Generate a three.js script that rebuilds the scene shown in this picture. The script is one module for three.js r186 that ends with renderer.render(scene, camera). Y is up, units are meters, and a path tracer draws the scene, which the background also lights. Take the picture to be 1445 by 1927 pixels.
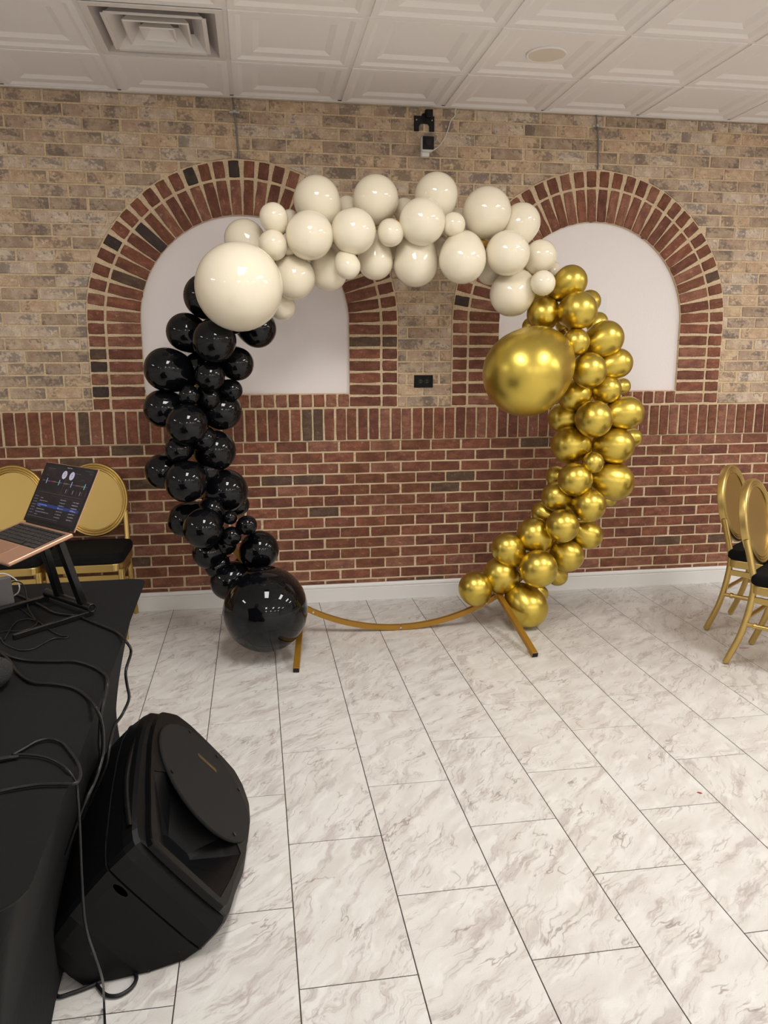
import * as THREE from 'three';
import { RoundedBoxGeometry } from 'three/addons/geometries/RoundedBoxGeometry.js';
import { mergeGeometries } from 'three/addons/utils/BufferGeometryUtils.js';
import { RectAreaLightUniformsLib } from 'three/addons/lights/RectAreaLightUniformsLib.js';

// ---------------------------------------------------------------- camera, light, exposure
const scene = new THREE.Scene();
const camera = new THREE.PerspectiveCamera(65.895, 1445 / 1927, 0.05, 60);
camera.position.set(0, 1.557, 0);
camera.rotation.order = 'YXZ';
camera.rotation.set(-0.19375, -0.15978, -0.00206);
scene.background = new THREE.Color(0x000000);
const renderer = new THREE.WebGLRenderer({ antialias: true });
renderer.toneMapping = THREE.LinearToneMapping;
renderer.toneMappingExposure = 1.0;
renderer.shadowMap.enabled = true;
RectAreaLightUniformsLib.init();
const LAMP = new THREE.Color().setRGB(1, 0.972, 0.94);    // neutral-warm ceiling panels
const LAMP_NITS = 20.5, PANEL_GLOW = 1.2;
const LAMP_X = [-4.64, 0.235, 2.673, 5.112, 7.55], LAMP_Z = [-2.225, 2.65, 6.92];

// ---------------------------------------------------------------- helpers
let seed = 20240611;
const rnd = () => { seed = (seed * 1664525 + 1013904223) >>> 0; return seed / 4294967296; };
const jit = (a) => (rnd() * 2 - 1) * a;
const V = (x, y, z) => new THREE.Vector3(x, y, z);
const used = {};
function numbered(name) { const n = used[name] = (used[name] ?? -1) + 1; return n ? name + '_' + String(n).padStart(3, '0') : name; }
function tag(o, label, category, group) { o.userData.label = label; o.userData.category = category; if (group) o.userData.group = group; return o; }
function thing(name, label, category, p = [0, 0, 0], turn = 0, group) {
  const o = new THREE.Group(); o.name = numbered(name); o.position.set(...p); o.rotation.y = turn; scene.add(o);
  return tag(o, label, category, group);
}
function mesh(name, geometry, material, parent) {
  const g = Array.isArray(geometry) ? mergeGeometries(geometry.map(plain)) : geometry;
  const o = new THREE.Mesh(g, material);
  o.name = parent ? name : numbered(name);
  (parent ?? scene).add(o);
  return o;
}
function struct(name, geometry, material, parent) { const o = mesh(name, geometry, material, parent); o.userData.kind = 'structure'; return o; }
function single(name, geometry, material, label, category, group) { return tag(mesh(name, geometry, material), label, category, group); }
function plain(g) {                                           // position, normal and uv only, without index, so that pieces merge
  const h = g.index ? g.toNonIndexed() : g;
  for (const k of Object.keys(h.attributes)) if (!['position', 'normal', 'uv'].includes(k)) h.deleteAttribute(k);
  if (!h.attributes.uv) h.setAttribute('uv', new THREE.BufferAttribute(new Float32Array(h.attributes.position.count * 2), 2));
  return h;
}
const box = (w, h, d, x = 0, y = 0, z = 0) => new THREE.BoxGeometry(w, h, d).translate(x, y, z);
const rbox = (w, h, d, r, x = 0, y = 0, z = 0) => new RoundedBoxGeometry(w, h, d, 3, r).translate(x, y, z);
function between(g, a, b, up = V(0, 1, 0)) {                  // geometry whose z axis runs from a to b
  const z = b.clone().sub(a).normalize(), x = up.clone().cross(z).normalize(), y = z.clone().cross(x);
  const m = new THREE.Matrix4().makeBasis(x, y, z).setPosition(a.clone().add(b).multiplyScalar(0.5));
  return g.applyMatrix4(m);
}
const bar = (a, b, w, h, r = 0.002, up) => between(new RoundedBoxGeometry(w, h, a.distanceTo(b), 2, r), a, b, up);
const rod = (a, b, r0, r1 = r0, n = 16) => between(new THREE.CylinderGeometry(r1, r0, a.distanceTo(b), n).rotateX(Math.PI / 2), a, b, Math.abs(b.y - a.y) > 0.9 * a.distanceTo(b) ? V(0, 0, 1) : V(0, 1, 0));
const tube = (pts, r, seg = pts.length * 8, rad = 8, closed = false) => new THREE.TubeGeometry(new THREE.CatmullRomCurve3(pts.map((p) => Array.isArray(p) ? V(...p) : p), closed, 'centripetal'), seg, r, rad, closed);
function prism(poly, depth, bevel, u0 = 0, v0 = 0) {          // a brick: polygon (counter-clockwise, xy), front at z = 0 with worn edges, back at z = -depth
  let x0 = 9e9, x1 = -9e9, y0 = 9e9, y1 = -9e9;
  for (const [x, y] of poly) { x0 = Math.min(x0, x); x1 = Math.max(x1, x); y0 = Math.min(y0, y); y1 = Math.max(y1, y); }
  const cx = (x0 + x1) / 2, cy = (y0 + y1) / 2, sx = Math.max(0.3, 1 - 2 * bevel / (x1 - x0)), sy = Math.max(0.3, 1 - 2 * bevel / (y1 - y0));
  const inner = poly.map(([x, y]) => [cx + (x - cx) * sx, cy + (y - cy) * sy, 0]), outer = poly.map(([x, y]) => [x, y, -bevel]), back = poly.map(([x, y]) => [x, y, -depth]);
  const P = [], N = poly.length, tri = (...t) => t.forEach((q) => P.push(...q));
  for (let i = 0; i < N; i++) {
    const j = (i + 1) % N;
    tri([cx, cy, 0], inner[i], inner[j]);
    tri(inner[i], outer[i], outer[j]); tri(inner[i], outer[j], inner[j]);
    tri(outer[i], back[i], back[j]); tri(outer[i], back[j], outer[j]);
  }
  const g = new THREE.BufferGeometry(); g.setAttribute('position', new THREE.Float32BufferAttribute(P, 3)); g.computeVertexNormals();
  const uv = []; for (let i = 0; i < P.length; i += 3) uv.push(P[i] - x0 + u0 + P[i + 2] * 0.5, P[i + 1] - y0 + v0 + P[i + 2] * 0.5);
  g.setAttribute('uv', new THREE.Float32BufferAttribute(uv, 2));
  return g;
}
function rough(x0, y0, x1, y1, a = 0.0014) {                  // a rectangle with slightly wandering edges
  const w = x1 - x0, h = y1 - y0, n = w > h ? 4 : 2, m = w > h ? 2 : 4, p = [];
  for (let i = 0; i < n; i++) p.push([x0 + w * i / n + (i ? jit(a) : a * rnd()), y0 + (i ? jit(a) : a * rnd())]);
  for (let i = 0; i < m; i++) p.push([x1 + (i ? jit(a) : -a * rnd()), y0 + h * i / m + (i ? jit(a) : a * rnd())]);
  for (let i = 0; i < n; i++) p.push([x1 - w * i / n + (i ? jit(a) : -a * rnd()), y1 + (i ? jit(a) : -a * rnd())]);
  for (let i = 0; i < m; i++) p.push([x0 + (i ? jit(a) : a * rnd()), y1 - h * i / m + (i ? jit(a) : -a * rnd())]);
  return p;
}

// ---------------------------------------------------------------- noise and textures
const PERM = new Uint8Array(512); { const a = [...Array(256).keys()]; for (let i = 255; i > 0; i--) { const j = Math.floor(rnd() * (i + 1)); [a[i], a[j]] = [a[j], a[i]]; } for (let i = 0; i < 512; i++) PERM[i] = a[i & 255]; }
const GX = Float32Array.from({ length: 256 }, (_, i) => Math.cos(i * 2.399963)), GY = Float32Array.from({ length: 256 }, (_, i) => Math.sin(i * 2.399963));
function noise(x, y) {
  const xi = Math.floor(x), yi = Math.floor(y), fx = x - xi, fy = y - yi, u = fx * fx * fx * (fx * (fx * 6 - 15) + 10), v = fy * fy * fy * (fy * (fy * 6 - 15) + 10), X = xi & 255, Y = yi & 255;
  const a = PERM[PERM[X] + Y], b = PERM[PERM[X + 1] + Y], c = PERM[PERM[X] + ((Y + 1) & 255)], d = PERM[PERM[X + 1] + ((Y + 1) & 255)];
  const n0 = GX[a] * fx + GY[a] * fy, n1 = GX[b] * (fx - 1) + GY[b] * fy, n2 = GX[c] * fx + GY[c] * (fy - 1), n3 = GX[d] * (fx - 1) + GY[d] * (fy - 1);
  return 1.5 * (n0 + u * (n1 - n0) + v * (n2 - n0 + u * (n3 - n2 - n1 + n0)));
}
const fbm = (x, y, o) => { let s = 0, a = 0.5; for (let i = 0; i < o; i++) { s += a * noise(x, y); x = x * 2.03 + 17.1; y = y * 2.03 + 5.7; a *= 0.5; } return s; };
const step = (a, b, x) => { const t = Math.min(1, Math.max(0, (x - a) / (b - a))); return t * t * (3 - 2 * t); };
const mix3 = (a, b, t) => [a[0] + (b[0] - a[0]) * t, a[1] + (b[1] - a[1]) * t, a[2] + (b[2] - a[2]) * t];
function paint(w, h, fn, srgb = true) {
  const d = new Uint8Array(w * h * 4);
  for (let y = 0; y < h; y++) for (let x = 0; x < w; x++) { const c = fn(x, y), k = (y * w + x) * 4; d[k] = c[0]; d[k + 1] = c[1]; d[k + 2] = c[2]; d[k + 3] = 255; }
  const t = new THREE.DataTexture(d, w, h); t.wrapS = t.wrapT = THREE.RepeatWrapping; t.magFilter = THREE.LinearFilter; t.minFilter = THREE.LinearMipmapLinearFilter; t.generateMipmaps = true;
  if (srgb) t.colorSpace = THREE.SRGBColorSpace; t.needsUpdate = true; return t;
}
const redTex = paint(1024, 1024, (x, y) => {                  // one metre of red brick face: drag texture, pits, lime smears
  const u = x / 1024, v = y / 1024, n = fbm(u * 14, v * 26, 4), f = fbm(u * 90, v * 120, 3);
  let c = mix3([122, 78, 60], [149, 102, 81], step(-0.35, 0.4, n + 0.5 * f));
  c = mix3(c, [108, 70, 59], step(0.1, 0.45, fbm(u * 11 + 40, v * 18, 3)) * 0.7);
  c = mix3(c, [190, 156, 136], step(0.22, 0.6, fbm(u * 26 + 9, v * 38 + 3, 5)) * 0.6);
  c = mix3(c, [60, 34, 28], step(0.34, 0.5, fbm(u * 150, v * 150 + 50, 2)) * 0.7);
  return c;
});
const tanTex = paint(1024, 1024, (x, y) => {                  // one metre of tumbled tan brick: buff ground, grey flashing, pale scars
  const u = x / 1024, v = y / 1024, f = fbm(u * 80, v * 90, 3), n = fbm(u * 16, v * 22, 4);
  let c = mix3([188, 168, 148], [214, 196, 174], step(-0.4, 0.4, n + 0.4 * f));
  c = mix3(c, [186, 158, 140], step(0.05, 0.4, fbm(u * 9 + 70, v * 13, 3)) * 0.6);
  const flash = step(0.04, 0.30, fbm(u * 7 + 3, v * 10 + 11, 2) + 0.55 * fbm(u * 48, v * 60, 3));
  c = mix3(c, [126, 116, 110], flash * 0.66);
  c = mix3(c, [234, 220, 198], step(0.26, 0.46, fbm(u * 40 + 5, v * 40 + 8, 4)) * 0.6);
  c = mix3(c, [78, 66, 58], step(0.36, 0.5, fbm(u * 110, v * 70 + 50, 2)) * 0.6);
  return c;
});
const mortarTex = paint(512, 512, (x, y) => { const u = x / 512, v = y / 512, n = fbm(u * 12, v * 12, 3), f = fbm(u * 110, v * 110, 3); return mix3([196, 172, 140], [222, 201, 168], step(-0.5, 0.5, n * 0.6 + f)); });
const grain = paint(512, 512, (x, y) => { const n = 128 + 190 * fbm(x / 512 * 64, y / 512 * 64, 4); const g = Math.max(0, Math.min(255, n)); return [g, g, g]; }, false);
const PRINTS = 8 * 4, TEX_M = 8 * 0.3048;
const marbleTex = paint(2048, 2048, (x, y) => {               // 32 printed floor planks, each its own marble
  const px = Math.floor(x / 256), py = Math.floor(y / 512), k = px + py * 8, u = (x % 256) / 256 * 0.3048, v = (y % 512) / 512 * 0.6096;
  const ox = k * 7.31, oy = k * 3.77, turn = 0.86 + 0.22 * Math.sin(k * 5.1), ca = Math.cos(turn), sa = Math.sin(turn), swirl = k % 3 === 0 ? 0.075 : 0.035;
  const wx = fbm(u * 7 + ox, v * 7 + oy, 4) * swirl, wy = fbm(u * 7 + oy + 50, v * 7 + ox, 4) * swirl;
  const a = (u + wx) * ca + (v + wy) * sa, b = -(u + wx) * sa + (v + wy) * ca;
  let c = mix3([238, 236, 231], [226, 222, 216], step(-0.3, 0.4, fbm(a * 5 + ox, b * 16, 3)));
  const broad = fbm(a * 3.4 + ox, b * 19 + oy, 5);
  c = mix3(c, [208, 200, 196], step(0.14, 0.44, broad) * 0.75);
  const soft = step(0.0, 0.3, fbm(a * 5 + 9, b * 9 + ox, 3) + 0.05);
  const vein = 1 - Math.abs(fbm(a * 4 + oy, b * 21 + ox, 5)) * 12;
  c = mix3(c, [184, 172, 167], Math.max(0, vein) ** 1.3 * 0.7 * soft);
  const fine = 1 - Math.abs(fbm(a * 9 + ox + 31, b * 52 + oy, 5)) * 9;
  c = mix3(c, [188, 176, 170], Math.max(0, fine) ** 1.6 * 0.55 * step(-0.08, 0.3, broad + 0.06));
  const dark = 1 - Math.abs(fbm(a * 3.4 + oy + 90, b * 13 + ox + 13, 5)) * 30;
  c = mix3(c, [140, 124, 118], Math.max(0, dark) * 0.65 * step(0.04, 0.3, fbm(a * 7 + 40 + ox, b * 8, 3)));
  c = mix3(c, [245, 244, 240], step(0.14, 0.4, fbm(a * 7 + 77, b * 24 + oy, 4)) * 0.75);
  const g = 5 * noise(x * 0.37, y * 0.37);
  return [c[0] + g, c[1] + g, c[2] + g];
});

// ---------------------------------------------------------------- materials
const std = (o) => new THREE.MeshStandardMaterial(o), phys = (o) => new THREE.MeshPhysicalMaterial(o);
const lin = (r, g, b) => new THREE.Color().setRGB(r, g, b);
const M = {
  mortar: std({ map: mortarTex, roughness: 0.95, bumpMap: grain, bumpScale: 0.0015 }),
  red: [0xffffff, 0xe6dcd8, 0xf4e4da, 0xcfc0bc, 0xdcd0c0].map((c) => std({ map: redTex, color: c, roughness: 0.85, bumpMap: grain, bumpScale: 0.002 })),
  olive: std({ map: redTex, color: lin(0.45, 0.62, 0.62), roughness: 0.85, bumpMap: grain, bumpScale: 0.002 }),
  burnt: std({ map: redTex, color: lin(0.16, 0.2, 0.24), roughness: 0.7, bumpMap: grain, bumpScale: 0.002 }),
  tan: [0xffffff, 0xf2ece6, 0xe6e0da, 0xfaf0e2, 0xd8d2cc].map((c) => std({ map: tanTex, color: c, roughness: 0.9, bumpMap: grain, bumpScale: 0.0025 })),
  plaster: std({ color: lin(0.82, 0.765, 0.755), roughness: 0.8, bumpMap: grain, bumpScale: 0.0006 }),
  paint: std({ color: lin(0.76, 0.73, 0.69), roughness: 0.85 }),
  whiteTrim: phys({ color: lin(0.74, 0.73, 0.71), roughness: 0.35, clearcoat: 0.2 }),
  ceilingTile: std({ color: lin(0.90, 0.865, 0.85), roughness: 0.75, bumpMap: grain, bumpScale: 0.0004 }),
  ceilingGrid: std({ color: lin(0.86, 0.83, 0.81), roughness: 0.6 }),
  plenum: std({ color: lin(0.02, 0.02, 0.02), roughness: 1 }),
  floorTile: std({ map: marbleTex, color: lin(0.82, 0.82, 0.82), roughness: 0.34, bumpMap: grain, bumpScale: 0.0001 }),
  floorGroove: std({ color: lin(0.05, 0.036, 0.03), roughness: 0.9 }),
  diffuser: std({ color: lin(0.8, 0.8, 0.8), emissive: LAMP, emissiveIntensity: PANEL_GLOW, roughness: 0.6 }),
  lampFrame: std({ color: lin(0.7, 0.7, 0.7), roughness: 0.4 }),
  ventMetal: std({ color: lin(0.78, 0.735, 0.70), roughness: 0.5 }),
  ventDust: std({ color: lin(0.50, 0.45, 0.43), roughness: 0.9, bumpMap: grain, bumpScale: 0.001 }),
  cream: std({ color: lin(0.78, 0.70, 0.585), roughness: 0.6 }),
  black: phys({ color: lin(0.006, 0.006, 0.0065), roughness: 0.45, specularIntensity: 0.5 }),
  blackPlastic: phys({ color: lin(0.004, 0.004, 0.0045), roughness: 0.4, specularIntensity: 0.35, bumpMap: grain, bumpScale: 0.0003 }),
  blackMetal: phys({ color: lin(0.006, 0.006, 0.0065), roughness: 0.3, specularIntensity: 0.7 }),
  rubber: phys({ color: lin(0.007, 0.007, 0.008), roughness: 0.4, specularIntensity: 0.7 }),
  steel: std({ color: lin(0.55, 0.55, 0.54), roughness: 0.3, metalness: 1 }),
  conduit: std({ color: lin(0.22, 0.21, 0.20), roughness: 0.5, metalness: 0.6 }),
  white: phys({ color: lin(0.75, 0.74, 0.72), roughness: 0.35 }),
};

// ---------------------------------------------------------------- the room: floor, ceiling, walls
const ZW = -4.925, X0 = -7.2, X1 = 9.8, Z1 = 8.6, YC = 3.0;
const floor = struct('floor', box(X1 - X0, 0.2, Z1 - ZW + 0.2, (X0 + X1) / 2, -0.1015, (Z1 + ZW - 0.2) / 2), M.floorGroove);
{
  const W = 0.3048, L = 0.6096, gap = 0.0016, d = 0.005, variants = [];
  const cap = (y, b) => {                                     // plank with a small bevel round its top
    const p = prism([[-W / 2 + gap, -L / 2 + gap], [W / 2 - gap, -L / 2 + gap], [W / 2 - gap, L / 2 - gap], [-W / 2 + gap, L / 2 - gap]], d, b);
    return p.rotateX(-Math.PI / 2);
  };
  for (let k = 0; k < PRINTS; k++) {
    const g = cap(0, 0.0006), uv = g.attributes.uv, ox = (k % 8) * 0.3048, oy = Math.floor(k / 8) * 0.6096;
    for (let i = 0; i < uv.count; i++) uv.setXY(i, (ox + Math.min(0.3036, Math.max(0.0012, uv.getX(i) + 0.0012))) / TEX_M, (oy + Math.min(0.608, Math.max(0.0014, uv.getY(i) + 0.0012))) / TEX_M);
    variants.push(g);
  }
  const far = [];
  for (let j = -26; j < 34; j++) for (let k = -22; k < 26; k++) {
    const x = 0.060 + (j + 0.5) * W, z = (j % 2 ? -3.862 : -3.556) + (k - 0.5) * L, v = Math.floor(rnd() * PRINTS), flip = rnd() < 0.5 ? Math.PI : 0;
    const z0 = Math.max(z - L / 2, ZW), z1 = Math.min(z + L / 2, Z1);
    if (z1 - z0 < 0.05 || x < X0 + W / 2 || x > X1 - W / 2) continue;
    const cut = (z1 - z0) / L, near = x > -2.0 && x < 4.3 && z < -0.2 - 0.35 * Math.abs(x) + 1.2 && !(x < -1.2 && z > -3);
    if (near && far.near !== 300) {
      far.near = (far.near ?? 0) + 1;
      const t = mesh('floor_tile', variants[v], M.floorTile, floor); t.position.set(x, 0, (z0 + z1) / 2); t.scale.z = cut; t.rotation.y = flip;
    } else far.push([v, new THREE.Matrix4().compose(V(x, 0, (z0 + z1) / 2), new THREE.Quaternion().setFromAxisAngle(V(0, 1, 0), flip), V(1, 1, cut))]);
  }
  for (let v = 0; v < PRINTS; v += 8) {                       // the rest of the hall's planks, behind and beside the camera
    const l = far.filter((f) => Math.floor(f[0] / 8) * 8 === v), im = new THREE.InstancedMesh(variants[v + 3], M.floorTile, l.length);
    l.forEach((f, i) => im.setMatrixAt(i, f[1])); im.name = 'floor_tile'; im.userData.kind = 'stuff'; floor.add(im);
  }
}

const ceiling = struct('ceiling', box(X1 - X0, 0.15, Z1 - ZW + 0.2, (X0 + X1) / 2, YC + 0.23, (Z1 + ZW - 0.2) / 2), M.plenum);
const GX0 = -0.0745, GZ0 = -4.362, G = 0.6096;                 // the suspended grid
const isLamp = (cx, cz) => LAMP_X.some((x) => Math.abs(x - cx) < 0.31) && LAMP_Z.some((z) => Math.abs(z - cz) < 0.62);
{
  const tile = (w, h) => {                                    // coffered tile: flat rim, two steps up to a recessed field
    const s = [[0, 0], [0.030, 0], [0.052, 0.011], [0.105, 0.011], [0.135, 0.024], [0.135, 0.024]], P = [], uv = [];
    const ring = (k) => { const [i, y] = s[k], a = w / 2 - i, b = h / 2 - i; return [[-a, y, -b], [a, y, -b], [a, y, b], [-a, y, b]]; };
    const quad = (a, b, c, d) => { for (const q of [a, b, c, a, c, d]) { P.push(...q); uv.push(q[0], q[2]); } };
    for (let k = 0; k + 1 < 5; k++) { const A = ring(k), B = ring(k + 1); for (let i = 0; i < 4; i++) quad(A[i], A[(i + 1) % 4], B[(i + 1) % 4], B[i]); }
    const C = ring(4); quad(C[0], C[1], C[2], C[3]);
    const A = ring(0), U = A.map(([x, , z]) => [x, 0.03, z]); for (let i = 0; i < 4; i++) quad(A[(i + 1) % 4], A[i], U[i], U[(i + 1) % 4]);
    const g = new THREE.BufferGeometry(); g.setAttribute('position', new THREE.Float32BufferAttribute(P, 3)); g.setAttribute('uv', new THREE.Float32BufferAttribute(uv, 2)); g.computeVertexNormals();
    return g;
  };
  const full = tile(G - 0.022, G - 0.022), cut = tile(G - 0.022, Math.abs(ZW - GZ0) - 0.017), rest = [];
  for (let i = -12; i < 17; i++) for (let k = -1; k < 22; k++) {
    const cx = GX0 + (i + 0.5) * G, cz = k < 0 ? (ZW + GZ0) / 2 - 0.002 : GZ0 + (k + 0.5) * G;
    if (cx < X0 || cx > X1 || cz > Z1 - 0.2 || isLamp(cx, cz) || (i === -1 && k === 0)) continue;
    if (cz < -2.2 && cx > -2.4 && cx < 4.6) {
      const t = mesh('ceiling_tile', k < 0 ? cut : full, M.ceilingTile, ceiling); t.position.set(cx, YC + 0.003 + rnd() * 0.002, cz); t.rotation.set(jit(0.004), 0, jit(0.003));
    } else rest.push(V(cx, YC + 0.003, cz));
  }
  const im = new THREE.InstancedMesh(full, M.ceilingTile, rest.length); im.name = 'ceiling_tile'; im.userData.kind = 'stuff';
  rest.forEach((p, i) => im.setMatrixAt(i, new THREE.Matrix4().setPosition(p))); ceiling.add(im);
  const barX = new THREE.BoxGeometry(X1 - X0, 0.03, 0.024);
  for (let k = 0; k < 22; k++) { const b = mesh('grid_bar', barX, M.ceilingGrid, ceiling); b.position.set((X0 + X1) / 2, YC + 0.023, GZ0 + k * G); }
  const barZ = new THREE.BoxGeometry(0.024, 0.031, Z1 - ZW - 0.03);
  for (let i = -11; i < 17; i++) { const b = mesh('grid_bar', barZ, M.ceilingGrid, ceiling); b.position.set(GX0 + i * G, YC + 0.0245, (Z1 + ZW) / 2 + 0.015); }
  mesh('wall_angle', box(X1 - X0, 0.004, 0.022, (X0 + X1) / 2, YC + 0.0035, ZW + 0.013), M.ceilingGrid, ceiling);
}
{
  const H = 3.15, wt = 0.2;
  struct('wall_left', box(wt, H, Z1 - ZW + 0.4, X0 - wt / 2, H / 2, (Z1 + ZW) / 2), M.paint);
  struct('wall_right', box(wt, H, Z1 - ZW + 0.4, X1 + wt / 2, H / 2, (Z1 + ZW) / 2), M.paint);
  struct('wall_front', box(X1 - X0, H, wt, (X0 + X1) / 2, H / 2, Z1 + wt / 2), M.paint);
}
const Y1 = 1.0425, Y2 = 1.2455;                                // soldier course: underside and top
const ARCH = [{ cx: -0.034, cy: 1.7575 }, { cx: 2.143, cy: 1.770 }], RI = 0.6135, RM = 0.8075, RO = 0.911;
const archShape = (a, r, base, Cls = THREE.Shape) => { const s = new Cls(); s.moveTo(a.cx - r, base); s.lineTo(a.cx + r, base); s.lineTo(a.cx + r, a.cy); s.absarc(a.cx, a.cy, r, 0, Math.PI, false); s.lineTo(a.cx - r, base); return s; };
const extrude = (s, depth, zFront, seg = 48) => new THREE.ExtrudeGeometry(s, { depth, bevelEnabled: false, curveSegments: seg }).translate(0, 0, zFront - depth);
let wallUpper, wallLower;
{
  const up = new THREE.Shape(); up.moveTo(X0, Y1); up.lineTo(X1, Y1); up.lineTo(X1, 3.15); up.lineTo(X0, 3.15); up.closePath();
  for (const a of ARCH) up.holes.push(archShape(a, RO - 0.03, Y2 - 0.03, THREE.Path));
  wallUpper = struct('wall_back_upper', extrude(up, 0.2, ZW - 0.005), M.mortar);
  wallLower = struct('wall_back_lower', box(X1 - X0, Y1, 0.2, (X0 + X1) / 2, Y1 / 2, ZW - 0.1045), M.mortar);
}
const BD = 0.03;                                               // how deep a brick sits in its mortar
const pick = (l) => l[Math.floor(rnd() * l.length)];
function redMat(pBurnt = 0, pOlive = 0.05) { const r = rnd(); return r < pBurnt ? M.burnt : r < pBurnt + pOlive ? M.olive : pick(M.red); }
// stretchers are shared: a few worn outlines, each at several windows of the brick texture
const stretcher = (len, h) => Array.from({ length: 18 }, () => prism(rough(-len / 2, -h / 2, len / 2, h / 2), BD, 0.003, rnd() * 0.78, rnd() * 0.92));
function lay(parent, list, most) {                              // list of [x, y, geometry, material, seen]; the largest in view single, the rest one part
  const seen = list.filter((b) => b[4]).slice(0, most), rest = list.filter((b) => !seen.includes(b));
  for (const [x, y, g, m] of seen) { const o = mesh('brick', g, m, parent); o.position.set(x, y, ZW + jit(0.0012)); o.rotation.set(jit(0.004), jit(0.004), jit(0.003)); }
  const by = new Map(); for (const b of rest) by.set(b[3], [...(by.get(b[3]) ?? []), b]);
  for (const [m, l] of by) { const o = mesh('brick', mergeGeometries(l.map(([x, y, g]) => g.clone().translate(x, y, ZW))), m, parent); o.userData.kind = 'stuff'; }
}
{ // red running bond below
  const pitch = 0.0694, len = 0.197, h = 0.0594, G1 = stretcher(len - 0.0105, h), list = [];
  for (let i = 0; i < 14; i++) for (let k = -37; k < 49; k++) {
    const x = (i % 2 ? 0.016 : 0.115) + (k + 0.5) * len + jit(0.003), y = Y1 - 0.006 - h / 2 - i * pitch;
    if (x < X0 + 0.1 || x > X1 - 0.1) continue;
    list.push([x, y, pick(G1), redMat(0), x > -0.98 && x < 3.36 && i < 14]);
  }
  lay(wallLower, list, 300);
}
{ // tan running bond above, cut round the two arches
  const pitch = 0.07046, len = 0.2045, h = 0.0605, G1 = stretcher(len - 0.011, h), list = [], yTop = 2.998;
  for (let i = 0; i < 25; i++) for (let k = -36; k < 49; k++) {
    const xc = (i % 2 ? -1.206 : -1.308) + (k + 0.5) * len + jit(0.004), y0 = Y2 + 0.005 + i * pitch, y1 = Math.min(yTop, y0 + h);
    let x0 = xc - len / 2 + 0.0055, x1 = xc + len / 2 - 0.0055, g, poly, cx = xc, cy = (y0 + y1) / 2;
    if (xc < X0 + 0.12 || xc > X1 - 0.12) continue;
    const seen = xc > -1.5 && xc < 3.5, R = RO + 0.009;
    for (const a of ARCH) {
      if (x1 < a.cx - R || x0 > a.cx + R || y0 > a.cy + R) continue;
      poly ??= [[x0, y0], [x1, y0], [x1, y1], [x0, y1]];
      const inBelow = cy < a.cy, d = inBelow ? [Math.sign(xc - a.cx), 0] : [xc - a.cx, cy - a.cy].map((v, _, q) => v / Math.hypot(...q));
      // keep the side of the tangent line that lies outside the ring
      const f = ([x, y]) => (x - a.cx) * d[0] + (y - (inBelow ? y : a.cy)) * d[1] - R, o = [];
      poly.forEach((p, n) => { const q = poly[(n + 1) % poly.length], fp = f(p), fq = f(q); if (fp >= 0) o.push(p); if (fp * fq < 0) { const t = fp / (fp - fq); o.push([p[0] + (q[0] - p[0]) * t, p[1] + (q[1] - p[1]) * t]); } });
      poly = o;
    }
    if (poly && (poly.length < 3)) continue;
    if (poly || y1 - y0 < h - 0.001) {
      poly ??= [[x0, y0], [x1, y0], [x1, y1], [x0, y1]];
      let area = 0; poly.forEach((p, n) => { const q = poly[(n + 1) % poly.length]; area += (p[0] * q[1] - q[0] * p[1]) / 2; });
      if (area < 0.0012) continue;
      g = prism(poly.map(([x, y]) => [x - cx, y - cy]), BD, 0.003, rnd() * 0.78, rnd() * 0.92);
      list.push([cx, cy, g, pick(M.tan), seen, area]);
    } else list.push([cx, cy, pick(G1), pick(M.tan), seen, 0.0117]);
  }
  list.sort((a, b) => b[5] - a[5]);
  lay(wallUpper, list, 300);
}
{ // soldier course, standing a little proud
  const t = struct('trim_1', box(X1 - X0, Y2 - Y1, 0.04, (X0 + X1) / 2, (Y1 + Y2) / 2, ZW - 0.014), M.mortar);
  const pitch = 0.0696, G1 = Array.from({ length: 16 }, () => prism(rough(-0.0292, -0.0965, 0.0292, 0.0965, 0.0016), BD, 0.003, rnd() * 0.9, rnd() * 0.78)), rest = [];
  for (let k = -102; k < 141; k++) {
    const x = -0.07 + (k + 0.5) * pitch + jit(0.002), y = (Y1 + Y2) / 2 + jit(0.0015);
    const g = pick(G1), m = redMat(0);
    if (x > -2.4 && x < 4.4) { const o = mesh('brick', g, m, t); o.position.set(x, y, ZW + 0.013 + jit(0.0015)); o.rotation.set(jit(0.006), jit(0.006), jit(0.006)); }
    else if (x > X0 + 0.05 && x < X1 - 0.05) rest.push(g.clone().translate(x, y, ZW + 0.013));
  }
  const o = mesh('brick', mergeGeometries(rest), M.red[0], t); o.userData.kind = 'stuff';
}
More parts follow.
